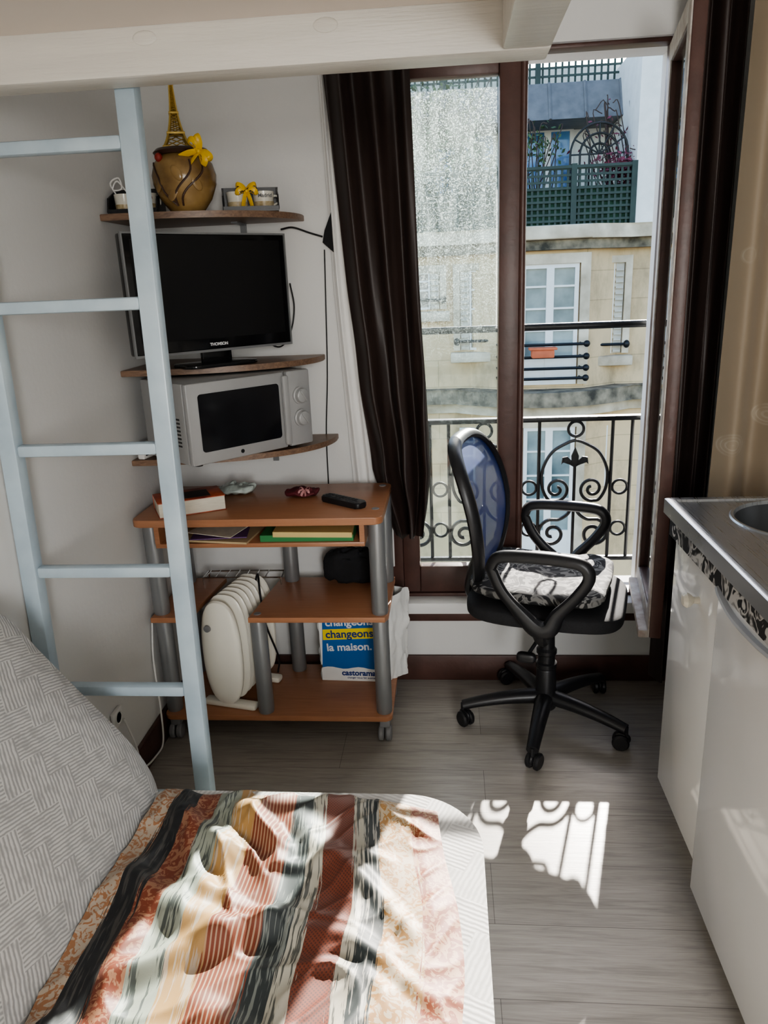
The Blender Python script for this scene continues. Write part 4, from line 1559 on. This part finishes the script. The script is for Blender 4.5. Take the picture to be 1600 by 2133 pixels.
def shrub(name, lab, cat, c, rad, n, size, m, stems=True, twigs=0):
    o = thing(name, lab, cat, (c[0], c[1], ZC))
    g = MB()
    bm = g.bm
    for k in range(n):
        d = Vector((random.gauss(0, .45), random.gauss(0, .45), random.gauss(0, .45)))
        if d.length > 1.1:
            d *= 1.1 / d.length
        q = Vector((c[0] + d.x * rad[0], c[1] + d.y * rad[1], c[2] + d.z * rad[2]))
        a_ = Vector((random.uniform(-1, 1), random.uniform(-1, 1), random.uniform(-1, 1))).normalized()
        b_ = a_.orthogonal().normalized()
        s_ = size * random.uniform(.6, 1.3)
        bm.faces.new([bm.verts.new(q + a_ * s_), bm.verts.new(q + b_ * s_ * .5), bm.verts.new(q - a_ * s_), bm.verts.new(q - b_ * s_ * .5)])
    g.build('foliage', m, o)
    s_ = MB()
    for k in range(max(5, twigs)):
        e_ = Vector((c[0] + random.uniform(-1, 1) * rad[0], c[1] + random.uniform(-.8, .8) * rad[1], c[2] + random.uniform(.1, 1) * rad[2]))
        b0 = Vector((c[0] + random.uniform(-.3, .3) * rad[0], c[1], ZC))
        mid = b0.lerp(e_, .5) + Vector((random.uniform(-.12, .12), 0, random.uniform(-.05, .15)))
        s_.tube(catmull([b0, mid, e_, e_ + Vector((random.uniform(-.15, .15), 0, random.uniform(-.12, .1)))], 4), .008, 5)
    s_.build('branches', TWIG, o)
    return o


p = fp(1300, 350, FY + .3)
shrub('shrub', 'dark red leaved shrub spilling over the terrace fence', 'shrub', (p.x, FY + .22, p.z), (.45, .15, .25), 420, .045, LEAFR)
p = fp(1290, 290, FY + .65)
shrub('climbing_plant', 'bare twiggy climber around the arched trellis', 'plant', (p.x, FY + .65, p.z), (.7, .15, .6), 60, .04, LEAFR, twigs=34)
p = fp(1120, 310, FY + .5)
shrub('shrub', 'sparse green terrace shrub in front of the blue windows', 'shrub', (p.x, FY + .55, p.z), (.4, .2, .4), 150, .045, LEAF, twigs=14)
for (px, py, dy, rx, rz, lab) in ((915, 270, .85, .75, .85, 'tall green bush on the terrace seen through the dirty pane'), (985, 390, .35, .4, .5, 'low green bush on the terrace near the brown mullion'), (870, 430, .35, .35, .35, 'low green bush at the left end of the terrace')):
    p = fp(px, py, FY + dy)
    shrub('bush', lab, 'bush', (p.x, FY + dy, p.z), (rx, .2, rz), 1000, .06, LEAF)

# ------------------------------------------------------------------ light
world = bpy.data.worlds.new('World')
SC.world = world
world.use_nodes = True
nt = world.node_tree
bg = nt.nodes['Background']
sky = nt.nodes.new('ShaderNodeTexSky')
sky.sky_type = 'NISHITA'
sky.sun_disc = False
sky.sun_elevation = R(30)
sky.sun_rotation = R(16)
nt.links.new(sky.outputs[0], bg.inputs[0])
bg.inputs[1].default_value = .42
sd = bpy.data.lights.new('sun', 'SUN')
sd.energy = 16
sd.angle = R(.53)
sd.color = (1, .94, .86)
so_ = bpy.data.objects.new('sun', sd)
COL.objects.link(so_)
so_.rotation_euler = Vector((-.28, -1, -.52)).to_track_quat('-Z', 'Y').to_euler()
so_.location = (5, 20, 11)
al = bpy.data.lights.new('rear_fill_light', 'AREA')  # added fill light behind the camera, brightens the room
al.shape = 'RECTANGLE'
al.size = .6
al.size_y = 1.25
al.energy = 46
al.color = (1, .975, .94)
alo = bpy.data.objects.new('rear_fill_light', al)
COL.objects.link(alo)
alo.location = (.77, -2.41, 1.6)
alo.rotation_euler = Vector((-.12, 1, -.05)).to_track_quat('-Z', 'Y').to_euler()
SC.view_settings.view_transform = 'AgX'
try:
    SC.view_settings.look = 'AgX - Medium High Contrast'
except Exception:
    pass
SC.view_settings.exposure = .72
